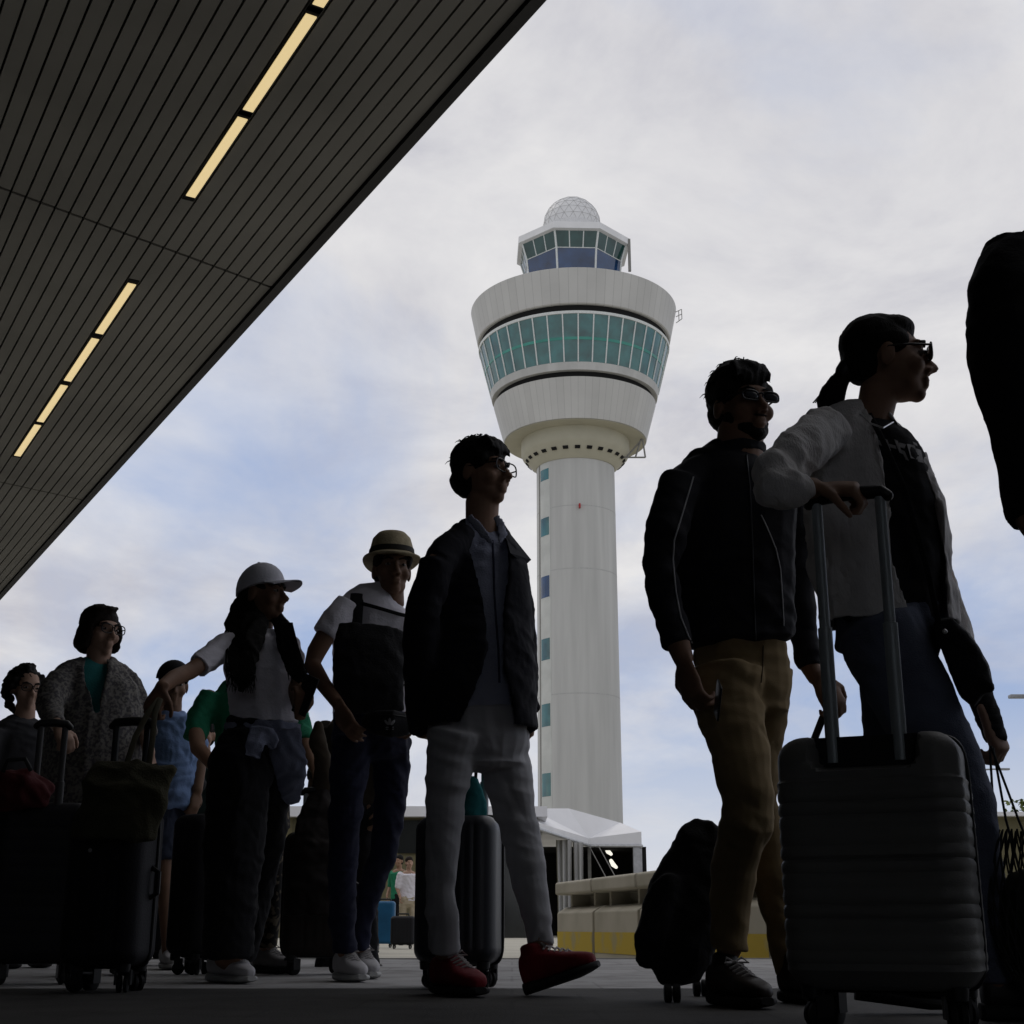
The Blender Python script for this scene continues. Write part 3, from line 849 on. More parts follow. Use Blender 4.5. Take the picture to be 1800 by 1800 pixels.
def glasses(root, M, dark=False, w_=.030, h_=.021, y=.099):
    t_ = .0024 if not dark else .0028
    S = Solid()
    for x in (-1, 1):
        ring = [M @ Vector((x * .034 + w_ * math.copysign(abs(math.cos(q)) ** .7, math.cos(q)), y - .004 * abs(math.cos(q)), .004 + h_ * math.copysign(abs(math.sin(q)) ** .7, math.sin(q)))) for q in [2 * math.pi * k / 20 for k in range(21)]]
        S.tube(ring, [t_] * 21, n=6, round0=0, round1=0)
        S.tube([M @ Vector((x * (.034 + w_), y - .004, .010)), M @ Vector((x * .076, .045, .010)), M @ Vector((x * .081, -.010, .006)), M @ Vector((x * .079, -.022, -.012))], [t_] * 4, n=6)
    S.tube([M @ Vector((-.007, y, .010)), M @ Vector((0, y + .003, .012)), M @ Vector((.007, y, .010))], [t_] * 3, n=6)
    g = S.build('glasses', M_frame, root)
    if dark:
        for x in (-1, 1):
            S = Solid(); S.ell(M, (x * .034, y - .003, .004), (w_ * .97, .003, h_ * .97), nu=18, nv=8)
            S.build('lens', M_lens, g)
    return g
def add_hand(S, W, D, Nn, thumb=1, curl=45, k=1.0, spread=4, first=None):
    """W wrist, D wrist->knuckles, Nn the way the palm faces, thumb = +1/-1 side of D x Nn"""
    D = Vector(D).normalized(); Nn = Vector(Nn); Nn = (Nn - D * Nn.dot(D)).normalized(); T = D.cross(Nn) * thumb
    W = Vector(W)
    S.tube([W - D * .02 * k, W + D * .015 * k, W + D * .05 * k, W + D * .088 * k], [.027 * k, .031 * k, .040 * k, .040 * k], ratio=.42, ref=-Nn, n=14, round0=.5, round1=.5)
    ls = (.074, .082, .077, .060); bx = (.030, .0105, -.0095, -.0285)
    for i in range(4):
        b = W + D * (.088 - abs(bx[i] - .004) * .22) * k + T * bx[i] * k
        a = R(first if first is not None else curl * .8); ang = R((1.5 - i) * spread)
        d0 = D * math.cos(ang) + T * math.sin(ang)
        pts = [b - d0 * .02 * k, b]; p = b; tot = 0
        for q, fr in enumerate((.46, .31, .23)):
            tot += a if q == 0 else R(curl * (1 + .06 * i))
            d = d0 * math.cos(tot) + Nn * math.sin(tot)
            p = p + d * ls[i] * fr * k; pts.append(p)
        S.tube(pts, [.0095 * k, .0098 * k, .0090 * k, .0080 * k, .0066 * k], n=10, ref=-T)
    b = W + D * .022 * k + T * .026 * k
    tc_ = R(curl * .45)
    d1 = (D * .62 + T * .72 + Nn * .25).normalized(); d2 = (D * .80 + T * .30 + Nn * (.35 + math.sin(tc_))).normalized(); d3 = (D * .75 - T * .15 + Nn * (.4 + math.sin(tc_))).normalized()
    S.tube([b - d1 * .012 * k, b, b + d1 * .036 * k, b + d1 * .036 * k + d2 * .032 * k, b + d1 * .036 * k + d2 * .032 * k + d3 * .024 * k], [.014 * k, .0145 * k, .0115 * k, .0100 * k, .0078 * k], n=10, ref=-Nn)
def shoe(root, heel, toe, m, msole, wd=.046, hgt=.085, lace=True, roll_up=(0, 0, 1), k=1.0, name='shoe', boot=False):
    """heel and toe: points on the ground under the ends of the sole"""
    heel, toe = Vector(heel), Vector(toe); F = (toe - heel); Ls = F.length; F.normalize()
    Upv = Vector(roll_up); Upv = (Upv - F * Upv.dot(F)).normalized(); Sd = F.cross(Upv)
    def sec(s_, hw, z0, z1, pw=.75, n=16):
        return [heel + F * (s_ * Ls) + Sd * (hw * math.copysign(abs(math.cos(q)) ** pw, math.cos(q))) + Upv * (z0 + (z1 - z0) * (.5 + .5 * math.copysign(abs(math.sin(q)) ** pw, math.sin(q)))) for q in [2 * math.pi * i / n for i in range(n)]]
    sw = [(0.0, .40), (.03, .68), (.12, .80), (.3, .78), (.5, .86), (.7, 1.0), (.85, .92), (.95, .66), (1.0, .34)]
    S = Solid()
    hp = [(.025, .55), (.06, .80), (.18, .80), (.34, .76), (.5, .82), (.68, .93), (.83, .84), (.93, .58), (.975, .3)]
    hh = [.72, .95, 1.05, 1.0, .80, .62, .50, .40, .30]
    b0 = .024
    S.rings([sec(s_, wd * q, b0, b0 + hgt * h_) for (s_, q), h_ in zip(hp, hh)])
    # the collar round the ankle
    c0 = heel + F * Ls * .21 + Upv * (b0 + hgt * .80)
    S.tube([c0, c0 + Upv * .035 + F * .004], [.036 * k, .034 * k], n=12, ref=-Sd, round0=.3, round1=.2)
    o = S.build(name, m, root, voxel=.006, smooth=3)
    Sx = Solid()
    Sx.rings([sec(s_, wd * q * 1.04, 0.0 + (.012 * max(0, s_ - .75) / .25), .030 + .006 * (s_ < .2)) for s_, q in sw])
    Sx.build('sole', msole, o)
    if lace:
        Sl = Solid()
        for q in range(5):
            f = .40 + .065 * q; hz_ = b0 + hgt * (.98 - .085 * q)
            p0 = heel + F * Ls * f + Sd * .022 + Upv * (hz_ - .006); p1 = heel + F * Ls * (f + .03) - Sd * .022 + Upv * (hz_ - .006)
            pm = (p0 + p1) / 2 + Upv * .010
            Sl.tube([p0, pm, p1], [.0032] * 3, n=6)
        c = heel + F * Ls * .40 + Upv * (b0 + hgt * .99)
        for x in (-1, 1):
            Sl.tube([c, c + Sd * x * .022 + Upv * .012, c + Sd * x * .034 + F * .014, c + Sd * x * .012 + F * .006], [.003] * 4, n=6)
        Sl.build('laces', M_lace, o)
    return o
def body(root, M, neck, torso, arms, legs, hands, skin=None, voxel=.006, male=True, tk=.70, lk=.64, ratio=.62, az=0):
    S = Solid()
    add_head(S, M, male)
    S.chain(neck, .95)
    S.chain(torso, ratio, az, k=tk, round0=.15)
    for a in arms: S.chain(a, .9)
    for l_ in legs: S.chain(l_, .95, k=lk, round0=.1)
    for h_ in hands: add_hand(S, *h_[:3], **(h_[3] if len(h_) > 3 else {}))
    return S.build('body', skin or M_skin, root, voxel=voxel, smooth=2)
def garment(root, name, m, chains, voxel=.007, smooth=5, fold=None, shells=(), extra=None, az=0):
    S = Solid()
    for c in chains:
        st, ratio = c[0], c[1]
        S.chain(st, ratio, c[2] if len(c) > 2 else 0, round0=.25 if len(c) < 4 else c[3], round1=.25 if len(c) < 5 else c[4])
    for s_ in shells: S.shell(*s_[:1], **(s_[1] if len(s_) > 1 else {}))
    return S.build(name, m, root, voxel=voxel, smooth=smooth, fold=fold, extra=extra)
def piping(root, name, m, target, pts, r=.0025, off=.002):
    b = bvh_of(target); run = []; S = Solid()
    dense = []
    for (x0, y0), (x1, y1) in zip(pts[:-1], pts[1:]):
        k = max(2, int(math.hypot(x1 - x0, y1 - y0) / 6))
        dense += [(x0 + (x1 - x0) * i / k, y0 + (y1 - y0) * i / k) for i in range(k)]
    dense.append(pts[-1])
    P = [q for q in (surf(b, x, y, off) for x, y in dense) if q is not None]
    if len(P) > 1:
        S.tube(P, [r] * len(P), n=6, round0=0, round1=0)
        return S.build(name, m, root)

# ---- luggage ----
M_rod = mat('grey_aluminium_rod', (0.33, 0.37, 0.38), 0.4, 0.1, 3, metal=.15)
M_blackpl = mat('black_plastic', (0.012, 0.012, 0.013), 0.45, 0.15, 6)
M_wheel = mat('black_rubber_wheel', (0.01, 0.01, 0.01), 0.7, 0.1)
def case_part(S, M, w_, d, h, z0, rib=None, nx=28, ny=10, nz=60, rc=.05, well=None, wellS=None):
    """rounded hard shell standing on z0; rib=(axis, amplitude, count); well=(half width, depth, bottom z): the handle recess in the front"""
    def prof(z):      # shrink near the top and bottom edge
        t_ = min(z, h - z)
        return rc - math.sqrt(max(0, rc * rc - (rc - t_) ** 2)) if t_ < rc else 0.0
    rings = []
    def loop(ins, z):
        hx, hy = w_ / 2 - ins, d / 2 - ins; r = max(.004, rc - ins * .5)
        p = []
        for (sx, sy, a0) in ((1, -1, -90), (1, 1, 0), (-1, 1, 90), (-1, -1, 180)):
            for k in range(6):
                a = R(a0 + 90 * k / 5)
                p.append([sx * (hx - r) + r * math.cos(a), sy * (hy - r) + r * math.sin(a), z])
            nxt = nx if sy * sx > 0 else ny
            a = p[-1]
            if sx == 1 and sy == -1: b_ = [hx, hy - r]; m_ = ny
            elif sx == 1: b_ = [-(hx - r), hy]; m_ = nx
            elif sy == 1: b_ = [-hx, -(hy - r)]; m_ = ny
            else: b_ = [hx - r, -hy]; m_ = nx
            for k in range(1, m_):
                p.append([a[0] + (b_[0] - a[0]) * k / m_, a[1] + (b_[1] - a[1]) * k / m_, z])
        return p
    zs = [0.002 + rc * (1 - math.cos(R(90 * k / 6))) for k in range(7)]
    zs += [rc + (h - 2 * rc) * k / nz for k in range(1, nz)] + [h - q for q in zs[::-1]]
    for z in zs:
        lp = loop(prof(z), z)
        for q in lp:
            if rib:
                edge = min(1, (w_ / 2 - abs(q[0])) / .04 + .15) if abs(q[1]) > d / 2 - rc * .9 else 1
                if rib[0] == 'z':
                    ph = (z - rc) / (h - 2 * rc) * rib[2] * 2 * math.pi
                    if rc * .7 < z < (well[2] - .015 if well else h - rc * .7): dlt = rib[1] * (math.tanh(2.2 * math.sin(ph)))
                    else: dlt = 0
                else:
                    ph = q[0] / w_ * rib[2] * 2 * math.pi
                    dlt = rib[1] * math.tanh(2.2 * math.cos(ph)) if rc * .5 < z < h - rc * .5 and abs(q[1]) > d / 2 - rc * .5 else 0
                if abs(q[1]) > .001: q[1] += math.copysign(dlt * min(1, edge), q[1])
                if rib[0] == 'z' and abs(q[0]) > w_ / 2 - rc * .6: q[0] += math.copysign(dlt * .5, q[0])
            if well and q[1] < -d * .1:
                hw, dep, zb = well
                cor = .035
                t_ = max(0, min(1, (hw - abs(q[0])) / .012)) * max(0, min(1, (z - zb - max(0, cor - math.sqrt(max(0, cor * cor - max(0, abs(q[0]) - hw + cor) ** 2)))) / .010))
                if t_ > 0: q[1] = q[1] + dep * t_
            q[2] += z0
        rings.append([M @ Vector(q) for q in lp])
    n = len(rings[0])
    S.rings(rings)
    if wellS is not None and well:
        hw, dep, zb = well
        a = Solid()
        y = -d / 2 + dep - .004
        poly = [(-hw + .006, h * .995)] + [(-hw + .04 - .034 * math.cos(R(90 * k / 6)), zb + .042 - .034 * math.sin(R(90 * k / 6))) for k in range(7)] + [(hw - .04 + .034 * math.sin(R(90 * k / 6)), zb + .042 - .034 * math.cos(R(90 * k / 6))) for k in range(7)] + [(hw - .006, h * .995)]
        wellS.rings([[M @ Vector((x, yy, z + z0)) for x, z in poly] for yy in (y - .004, y)])
    return S
def spinner(root, M, x, y, r=.026, yaw=0, zt=.075):
    Mw = M @ Matrix.Translation((x, y, 0)) @ Matrix.Rotation(yaw, 4, 'Z')
    S = Solid()
    S.tube([Mw @ Vector((0, 0, zt + .01)), Mw @ Vector((0, .0, zt - .014))], [.024, .022], n=12, ref=(0, 1, .01), round0=.1, round1=.2)
    for s_ in (-1, 1):
        S.box((s_ * .0225 - .003, -.004, r - .004), (s_ * .0225 + .003, .032, zt - .008), Mw)
    o = S.build('wheel', M_blackpl, root)
    S = Solid()
    for s_ in (-1, 1):
        c = [Mw @ Vector((s_ * .0105 + k * .0075, .014, r)) for k in (-1, 1)]
        def ring(p, rr): return [p + (Mw.to_3x3() @ Vector((0, rr * math.cos(q), rr * math.sin(q)))) for q in [2 * math.pi * k / 20 for k in range(20)]]
        S.rings([ring(c[0], r * .8), ring(c[0] + (c[1] - c[0]) * .15, r), ring(c[0] + (c[1] - c[0]) * .85, r), ring(c[1], r * .8)])
    S.build('tyre', M_wheel, o)
def suitcase(label, px, py, Y, yaw, w_, d, h, m, rib, group='suitcases in the queue', handle=None, well=None, zc=.075, rods=None, lean=0.0, mrod=None, wr=.026, side_handle=True):
    c = at(px, py, Y)
    M = Matrix.Translation((c.x, c.y, 0)) @ Matrix.Rotation(yaw, 4, 'Z') @ Matrix.Rotation(lean, 4, 'X')
    t = thing('suitcase', label, 'suitcase', (c.x, c.y, 0), group)
    S, Wl = Solid(), Solid()
    case_part(S, M, w_, d, h, zc, rib, well=well, wellS=Wl)
    sh = S.build('shell', m, t)
    if well: Wl.build('handle_recess', M_blackpl, t, shade=False)
    S = Solid()      # zip seam round the middle
    pts = []
    for k in range(41):
        q = 2 * math.pi * k / 40
        x = (w_ / 2 + .002) * math.copysign(abs(math.cos(q)) ** .22, math.cos(q)); z = zc + h / 2 + (h / 2 + .002) * math.copysign(abs(math.sin(q)) ** .22, math.sin(q))
        pts.append(M @ Vector((x, .03, z)))
    S.tube(pts, [.006] * 41, n=8, round0=0, round1=0); S.build('zip', M_blackpl, t)
    for sx in (-1, 1):
        for sy in (-1, 1):
            spinner(t, M, sx * (w_ / 2 - .045), sy * (d / 2 - .045), wr, R(35 * sx + 20 * sy), zc)
    if side_handle:
        S = Solid(); q = w_ / 2
        S.tube([M @ Vector((q - .002, .0, zc + h * .42)), M @ Vector((q + .022, 0, zc + h * .45)), M @ Vector((q + .022, 0, zc + h * .58)), M @ Vector((q - .002, 0, zc + h * .61))], [.008, .009, .009, .008], n=8); S.build('side_handle', M_blackpl, t)
    if handle:
        hx, hy, hz_, hb = handle     # half spacing, y, top, bottom (above ground)
        mid = hb + (hz_ - hb) * .50
        for sx in (-1, 1):
            S = Solid()
            k0 = [(hb, .0150), (mid - .002, .0150), (mid, .0115), (hz_ - .012, .0115)]
            S.tube([M @ Vector((sx * hx, hy, a)) for a, _ in k0], [b_ for _, b_ in k0], n=10, ratio=.8, round0=0, round1=.1)
            S.build('handle_rod', mrod or M_rod, t)
        S = Solid()
        S.tube([M @ Vector((-hx - .018, hy, hz_ - .012)), M @ Vector((-hx - .004, hy, hz_)), M @ Vector((0, hy, hz_ + .004)), M @ Vector((hx + .004, hy, hz_)), M @ Vector((hx + .018, hy, hz_ - .012))], [.012, .015, .0155, .015, .012], n=12)
        S.build('grip', M_blackpl, t)
    return t, M
# ================================================================ PEOPLE
G_Q = 'travellers walking in the queue'
def person(label, px, py, Y, group=G_Q):
    c = at(px, py, Y)
    return thing('person', label, 'person', (c.x, c.y, 0.0), group)
def gnd(px, Y):
    """point on the pavement under picture column px (read at ankle height) at depth Y"""
    p = at(px, 1690, Y); return Vector((p.x, p.y, 0.0))

# ---------------------------------------------------------------- A: woman with the ponytail and big suitcase
Y = 2.4
A_ = person('woman with ponytail and sunglasses in pale grey cardigan walking beside the large ribbed suitcase', 1600, 1796, Y)
MA = head_frame(1560, 634, Y, 84, 1, 0, .99)
handA = at(1432, 858, 2.17)
armR = [(1440, 768, 26, 2.30), (1395, 812, 24, 2.22), (1350, 850, 22, 2.16)]
armR2 = [(1352, 852, 22, 2.16), (1390, 860, 22, 2.15), (1432, 858, 19, 2.17)]
armL = [(1618, 820, 17, 2.56), (1640, 920, 16, 2.58), (1656, 1000, 16, 2.57), (1676, 1070, 15, 2.55), (1708, 1170, 15, 2.5), (1732, 1252, 13, 2.46)]
torsoA = [(1565, 1100, 92, Y), (1556, 1000, 98, Y), (1548, 900, 100, Y), (1536, 820, 92, Y), (1520, 765, 78, Y), (1530, 735, 44, Y)]
legAR = [(1540, 1100, 78, 2.38), (1590, 1200, 76, 2.37), (1648, 1300, 66, 2.36), (1694, 1395, 54, 2.36), (1716, 1500, 46, 2.38), (1738, 1620, 40, 2.40), (1752, 1725, 28, 2.42)]
legAL = [(1560, 1100, 72, 2.46), (1572, 1200, 64, 2.5), (1572, 1300, 56, 2.52), (1560, 1420, 48, 2.52), (1540, 1560, 42, 2.55), (1526, 1715, 28, 2.6)]
body(A_, MA, [(1528, 745, 36, Y), (1540, 715, 33, Y), (1546, 685, 34, Y)], torsoA, [armR, armR2, armL], [legAR, legAL],
     [(handA, (.80, -.25, -.10), (.10, .45, -1), dict(thumb=-1, curl=66)), (at(1733, 1256, 2.46), (.25, -.1, -.9), (-.5, .5, 0), dict(thumb=1, curl=62))], M_skin, male=False)
face_parts(A_, MA)
glasses(A_, MA, True, y=.101, h_=.018)
S = Solid()
S.ell(MA, (0, -.024, .044), (.079, .098, .082)); S.ell(MA, (0, -.060, .0), (.072, .058, .062)); S.ell(MA, (0, .026, .078), (.064, .050, .040))
for x in (-1, 1): S.ell(MA, (x * .064, -.010, .030), (.018, .060, .040))
tail = [(1503, 640, 17, Y), (1486, 652, 14, Y), (1474, 672, 19, Y), (1464, 692, 24, Y), (1458, 708, 25, Y), (1455, 730, 15, Y)]
S.chain(tail, .8)
E = Solid(); rg = random.Random(5)
for k in range(26):
    o = rg.uniform(-1, 1)
    E.chain([(1486 + o * 6, 650, 1.6, Y), (1472 + o * 14 - 3, 678, 1.5, Y), (1458 + o * 24 - rg.uniform(0, 6), 708, .8, Y)], 1, n=5)
S.build('hair', M_hair, A_, voxel=.006, smooth=3, fold=(.003, .05, 3, (1, 1, .6)), extra=E)
S = Solid(); S.chain([(1490, 644, 16, Y), (1482, 655, 15, Y)], 1); S.build('hair_tie', M_blackpl, A_)
M_tee = mat('black_t_shirt', (0.016, 0.015, 0.018), .9, .2, 6, .2, 40)
teeA = garment(A_, 't_shirt', M_tee, [(torsoA, .62)], fold=(.005, .10, 2))
M_card = mat('pale_grey_knit_cardigan', (0.72, 0.70, 0.69), .95, .14, 3, .35, 220, sheen=.2, stretch=(1, 1, .35))
st = [(1566, 1100, 120, Y, 1588, 1650), (1560, 1050, 122, Y, 1566, 1654), (1549, 1000, 127, Y, 1549, 1652), (1537, 900, 126, Y, 1545, 1638), (1522, 820, 112, Y, 1536, 1606), (1500, 765, 97, Y, 1531, 1580), (1500, 726, 66, Y, 1514, 1552), (1512, 708, 42, Y, 1512, 1546)]
slR = [(1455, 752, 46, 2.32), (1398, 803, 46, 2.22), (1356, 842, 44, 2.17)]
slR2 = [(1348, 856, 42, 2.16), (1376, 862, 43, 2.15), (1404, 858, 37, 2.15), (1424, 854, 28, 2.16)]
slL = [(1605, 800, 28, 2.54), (1632, 880, 30, 2.56), (1648, 950, 29, 2.57), (1654, 1005, 27, 2.57), (1672, 1068, 25, 2.55), (1694, 1125, 23, 2.52), (1706, 1170, 22, 2.5)]
cardA = garment(A_, 'cardigan', M_card, [(slR, .9, 0, .6, .5), (slR2, .9, 0, .6, .1), (slL, .9)], fold=(.010, .11, 11, (1.2, 1.2, .4), .5), shells=[(st, dict(th=.016, ratio=.66))], smooth=4)
S = Solid(); S.chain([(1700, 1150, 25, 2.5), (1722, 1222, 25, 2.48), (1742, 1272, 23, 2.46), (1752, 1304, 20, 2.45)], .9, round1=.1)
S.build('striped_cuff', mat('dark_striped_knit', (.03, .03, .032), .95, .6, 9, .3, 60, stretch=(.2, .2, 7)), A_, voxel=.006, fold=(.004, .05, 4))
M_jean = mat('dark_blue_denim', (0.11, 0.125, 0.175), .9, .25, 5, .3, 260)
garment(A_, 'jeans', M_jean, [(legAR, .95), (legAL, .95), ([(1560, 1150, 92, 2.42), (1562, 1090, 96, 2.41), (1560, 1055, 92, 2.4)], .7)], fold=(.006, .11, 21), smooth=5)
# pale worn print on the chest: broken strokes, not readable
b = bvh_of(teeA); S = Solid(); rg = random.Random(9)
for (x, y, wd, ht, sk) in ((1541, 772, 9, 12, 3), (1553, 770, 7, 22, 6), (1563, 780, 11, 9, 2), (1572, 772, 6, 26, 9), (1581, 778, 12, 10, -3), (1584, 790, 6, 20, 8), (1594, 780, 14, 28, 7), (1609, 788, 10, 26, 5), (1604, 776, 7, 8, 2), (1646, 930, 7, 40, 10)):
    q = [surf(b, x + dx_, y + dy_, .003) for dx_, dy_ in ((0, 0), (wd, 3), (wd + sk, ht), (sk, ht - 3))]
    if all(q_ is not None for q_ in q):
        n_ = Vector((0, .003, 0)); S.rings([q, [a_ + n_ for a_ in q]])
S.build('chest_print', mat('worn_white_print', (.42, .41, .42), .9, .3, 40), teeA, shade=False)
S = Solid(); nk = [at(x, y, yy) for x, y, yy in ((1512, 728, 2.34), (1530, 744, 2.28), (1552, 752, 2.27), (1570, 742, 2.32))]
S.tube(nk, [.0022] * 4, n=6); S.build('necklace', mat('silver_chain', (.6, .6, .6), .3, .1, metal=.9), A_)
shoe(A_, gnd(1738, 2.44) + Vector((-.03, 0, 0)), gnd(1738, 2.44) + Vector((.22, -.03, 0)), mat('dark_leather', (.02, .018, .017), .5), M_sole)
shoe(A_, gnd(1520, 2.62) + Vector((-.03, 0, 0.03)), gnd(1520, 2.62) + Vector((.21, -.02, 0)), M_blackpl, M_sole)

# ---------------------------------------------------------------- B: bearded man in the black jacket
Y = 2.9
B_ = person('man in sunglasses with black piped jacket and khaki trousers pulling a black rolling backpack', 1310, 1760, Y)
MB = head_frame(1304, 716, Y, 24, -3, 3, 1.03)
sB_R = [(1196, 848, 40, 2.84), (1172, 930, 41, 2.80), (1160, 1000, 33, 2.80), (1170, 1065, 31, 2.80), (1192, 1132, 30, 2.78)]
sB_L = [(1372, 850, 40, 2.98), (1392, 950, 38, 3.02), (1400, 1050, 33, 3.03), (1412, 1110, 28, 3.02), (1424, 1172, 25, 3.0)]
torsoB = [(1296, 1128, 104, Y), (1290, 1060, 108, Y), (1288, 980, 110, Y), (1286, 900, 118, Y), (1286, 845, 112, Y), (1288, 815, 84, Y), (1298, 790, 48, Y)]
legBR = [(1278, 1180, 66, 2.86), (1280, 1240, 64, 2.85), (1300, 1320, 54, 2.82), (1314, 1395, 50, 2.80), (1312, 1450, 49, 2.80), (1290, 1520, 43, 2.84), (1283, 1600, 38, 2.87), (1281, 1672, 35, 2.88)]
legBL = [(1336, 1180, 58, 2.92), (1340, 1240, 50, 2.94), (1336, 1320, 38, 2.95), (1332, 1400, 36, 2.95), (1345, 1480, 38, 2.97), (1358, 1560, 38, 2.99), (1374, 1640, 28, 3.0), (1384, 1722, 22, 3.0)]
body(B_, MB, [(1298, 815, 46, Y), (1300, 790, 42, Y), (1302, 755, 40, Y)], torsoB, [[(a, b2, c * .72, d) for a, b2, c, d in sB_R] + [(1202, 1160, 18, 2.77)], [(a, b2, c * .72, d) for a, b2, c, d in sB_L] + [(1436, 1192, 16, 2.98)]], [legBR, legBL],
     [(at(1203, 1166, 2.77), (.22, -.05, -1), (.75, .5, .1), dict(thumb=-1, curl=48, k=1.06)), (at(1440, 1192, 2.98), (.42, -.15, -.9), (-.2, .8, -.2), dict(thumb=1, curl=60, k=1.04))], M_skin2)
face_parts(B_, MB, eyes=False)
glasses(B_, MB, True, y=.1, w_=.027, h_=.0145)
short_hair(B_, MB, M_hair, 4, top=.020, side=.010, tufts=90, spike=.026)
S = Solid(); e = lambda c, r: S.ell(MB, c, r)
e((0, .030, -.080), (.0575, .054, .036)); e((0, .066, -.097), (.029, .026, .022)); e((0, .090, -.0495), (.026, .010, .005))
for x in (-1, 1): e((x * .056, .012, -.050), (.013, .030, .034))
S.build('beard', M_hair, B_, voxel=.005, smooth=2, fold=(.002, .03, 5))
M_jack = mat('black_softshell', (0.011, 0.011, 0.015), .85, .2, 5, .15, 60)
jB = garment(B_, 'jacket', M_jack, [(torsoB, .62), (sB_R, .9), (sB_L, .9), ([(1298, 800, 50, Y), (1297, 782, 50, Y)], .95, 0, .1, .05), ([(1200, 858, 40, 2.85), (1232, 836, 38, 2.87), (1280, 822, 36, Y)], .9), ([(1372, 858, 38, 2.97), (1350, 836, 36, 2.94), (1310, 820, 34, Y)], .9)], fold=(.007, .13, 31), smooth=5)
M_pipe = mat('grey_white_piping', (.42, .42, .43), .7, .1)
piping(B_, 'piping', M_pipe, jB, [(1219, 838), (1208, 875), (1196, 915), (1185, 950), (1183, 985), (1188, 1040), (1197, 1085), (1210, 1118), (1217, 1130)], .0022)
piping(B_, 'piping', M_pipe, jB, [(1338, 905), (1352, 935), (1364, 965), (1372, 1000), (1376, 1060), (1378, 1100)], .0018)
piping(B_, 'zip', M_blackpl, jB, [(1312, 800), (1318, 860), (1322, 950), (1325, 1050), (1328, 1125)], .003)
S = Solid(); S.chain([(1222, 862, 3, 2.66), (1233, 868, 3, 2.66)], .4)
M_khaki = mat('khaki_cotton', (0.245, 0.178, 0.09), .9, .14, 3, .1, 300)
pelB = [(1304, 1250, 84, 2.9), (1304, 1190, 86, 2.9), (1302, 1130, 82, 2.9)]
kh = garment(B_, 'trousers', M_khaki, [(legBR, .95, 0, .2, .05), (legBL, .95, 0, .2, .05), (pelB, .66)], fold=(.0065, .16, 8, (.8, .8, 1.5), .8), smooth=4, voxel=.0055)
piping(B_, 'fly_seam', mat('dark_khaki_seam', (.09, .065, .035), .9), kh, [(1342, 1135), (1341, 1170), (1338, 1200)], .002)
M_dshoe = mat('dark_brown_leather', (.022, .016, .013), .5, .2, 8)
shoe(B_, gnd(1256, 2.92), gnd(1346, 2.72), M_dshoe, M_sole, wd=.05)
shoe(B_, gnd(1378, 3.02) + Vector((0, 0, .0)), gnd(1470, 2.86), M_dshoe, M_sole, wd=.05)
ph = at(1262, 1231, 2.73)
phone = thing('phone', 'slim dark phone held low in the hand of the man in khaki trousers', 'phone', ph)
S = Solid(); S.box((-.026, -.003, -.05), (.026, .003, .05), Matrix.Translation(ph) @ Matrix.Rotation(R(94), 4, 'Z') @ Matrix.Rotation(R(-38), 4, 'Y'))
S.build('phone_body', M_blackpl, phone, bevel=.004)

# ---------------------------------------------------------------- C: young man with red shoes
Y = 3.31
C_ = person('young man in glasses with dark open jacket, pale grey trousers and red shoes', 840, 1750, Y)
MC_ = head_frame(848, 833, Y, 58, 0, 0, .97)
torsoC = [(838, 1275, 80, Y), (835, 1150, 84, Y), (833, 1050, 88, Y), (834, 985, 84, Y), (838, 950, 62, Y), (846, 925, 36, Y)]
slC_R = [(768, 988, 32, 3.18), (742, 1080, 34, 3.18), (737, 1180, 32, 3.24), (741, 1250, 29, 3.30), (744, 1282, 27, 3.34)]
slC_L = [(900, 985, 26, 3.46), (914, 1080, 27, 3.47), (922, 1170, 26, 3.47), (930, 1230, 18, 3.46), (935, 1252, 14, 3.45)]
legCR = [(800, 1290, 50, 3.26), (790, 1350, 44, 3.26), (783, 1403, 37, 3.26), (778, 1493, 33, 3.26), (773, 1565, 28, 3.28), (779, 1615, 31, 3.3), (781, 1672, 30, 3.32)]
legCL = [(884, 1290, 50, 3.36), (890, 1340, 46, 3.36), (897, 1390, 43, 3.35), (913, 1457, 37, 3.34), (924, 1510, 36, 3.33), (936, 1570, 31, 3.32), (946, 1620, 28, 3.31), (950, 1662, 25, 3.3)]
body(C_, MC_, [(846, 945, 32, Y), (847, 915, 29, Y), (848, 880, 30, Y)], torsoC, [[(a, b2, c * .68, d) for a, b2, c, d in slC_R] + [(764, 1292, 12, 3.46)], [(a, b2, c * .7, d) for a, b2, c, d in slC_L]], [legCR, legCL],
     [(at(772, 1288, 3.50), (.2, .5, -1), (.3, .9, 0), dict(thumb=1, curl=62, k=.85)), (at(935, 1250, 3.45), (-.15, .1, -1), (-.6, -.2, 0), dict(thumb=1, curl=35, k=.9))], M_skin)
face_parts(C_, MC_)
glasses(C_, MC_, False, y=.102)
hC = short_hair(C_, MC_, M_hair, 17, top=.014, side=.009, tufts=90, spike=.026, back=.01)
M_shirt = mat('blue_grey_shirt', (0.30, 0.32, 0.41), .9, .12, 4, .3, 160)
shC = garment(C_, 'shirt', M_shirt, [(torsoC, .64)], fold=(.007, .10, 14, (1, 1, .8)), smooth=4)
S = Solid()
for sgn, xs in ((-1, (824, 838, 852, 868)), (1, (872, 880, 884, 876))):
    p = [at(xs[0], 908, Y - .05), at(xs[1], 922, Y - .09), at(xs[2], 940, Y - .13), at(xs[3], 958, Y - .15)]
    S.tube(p, [.014, .017, .017, .007], ratio=.22, n=10)
S.build('collar', M_shirt, shC, voxel=.005, smooth=2)
piping(C_, 'placket', mat('shirt_placket', (.05, .055, .09), .9), shC, [(866, 950), (868, 990), (869, 1040), (872, 1090), (876, 1140), (878, 1200)], .0035)
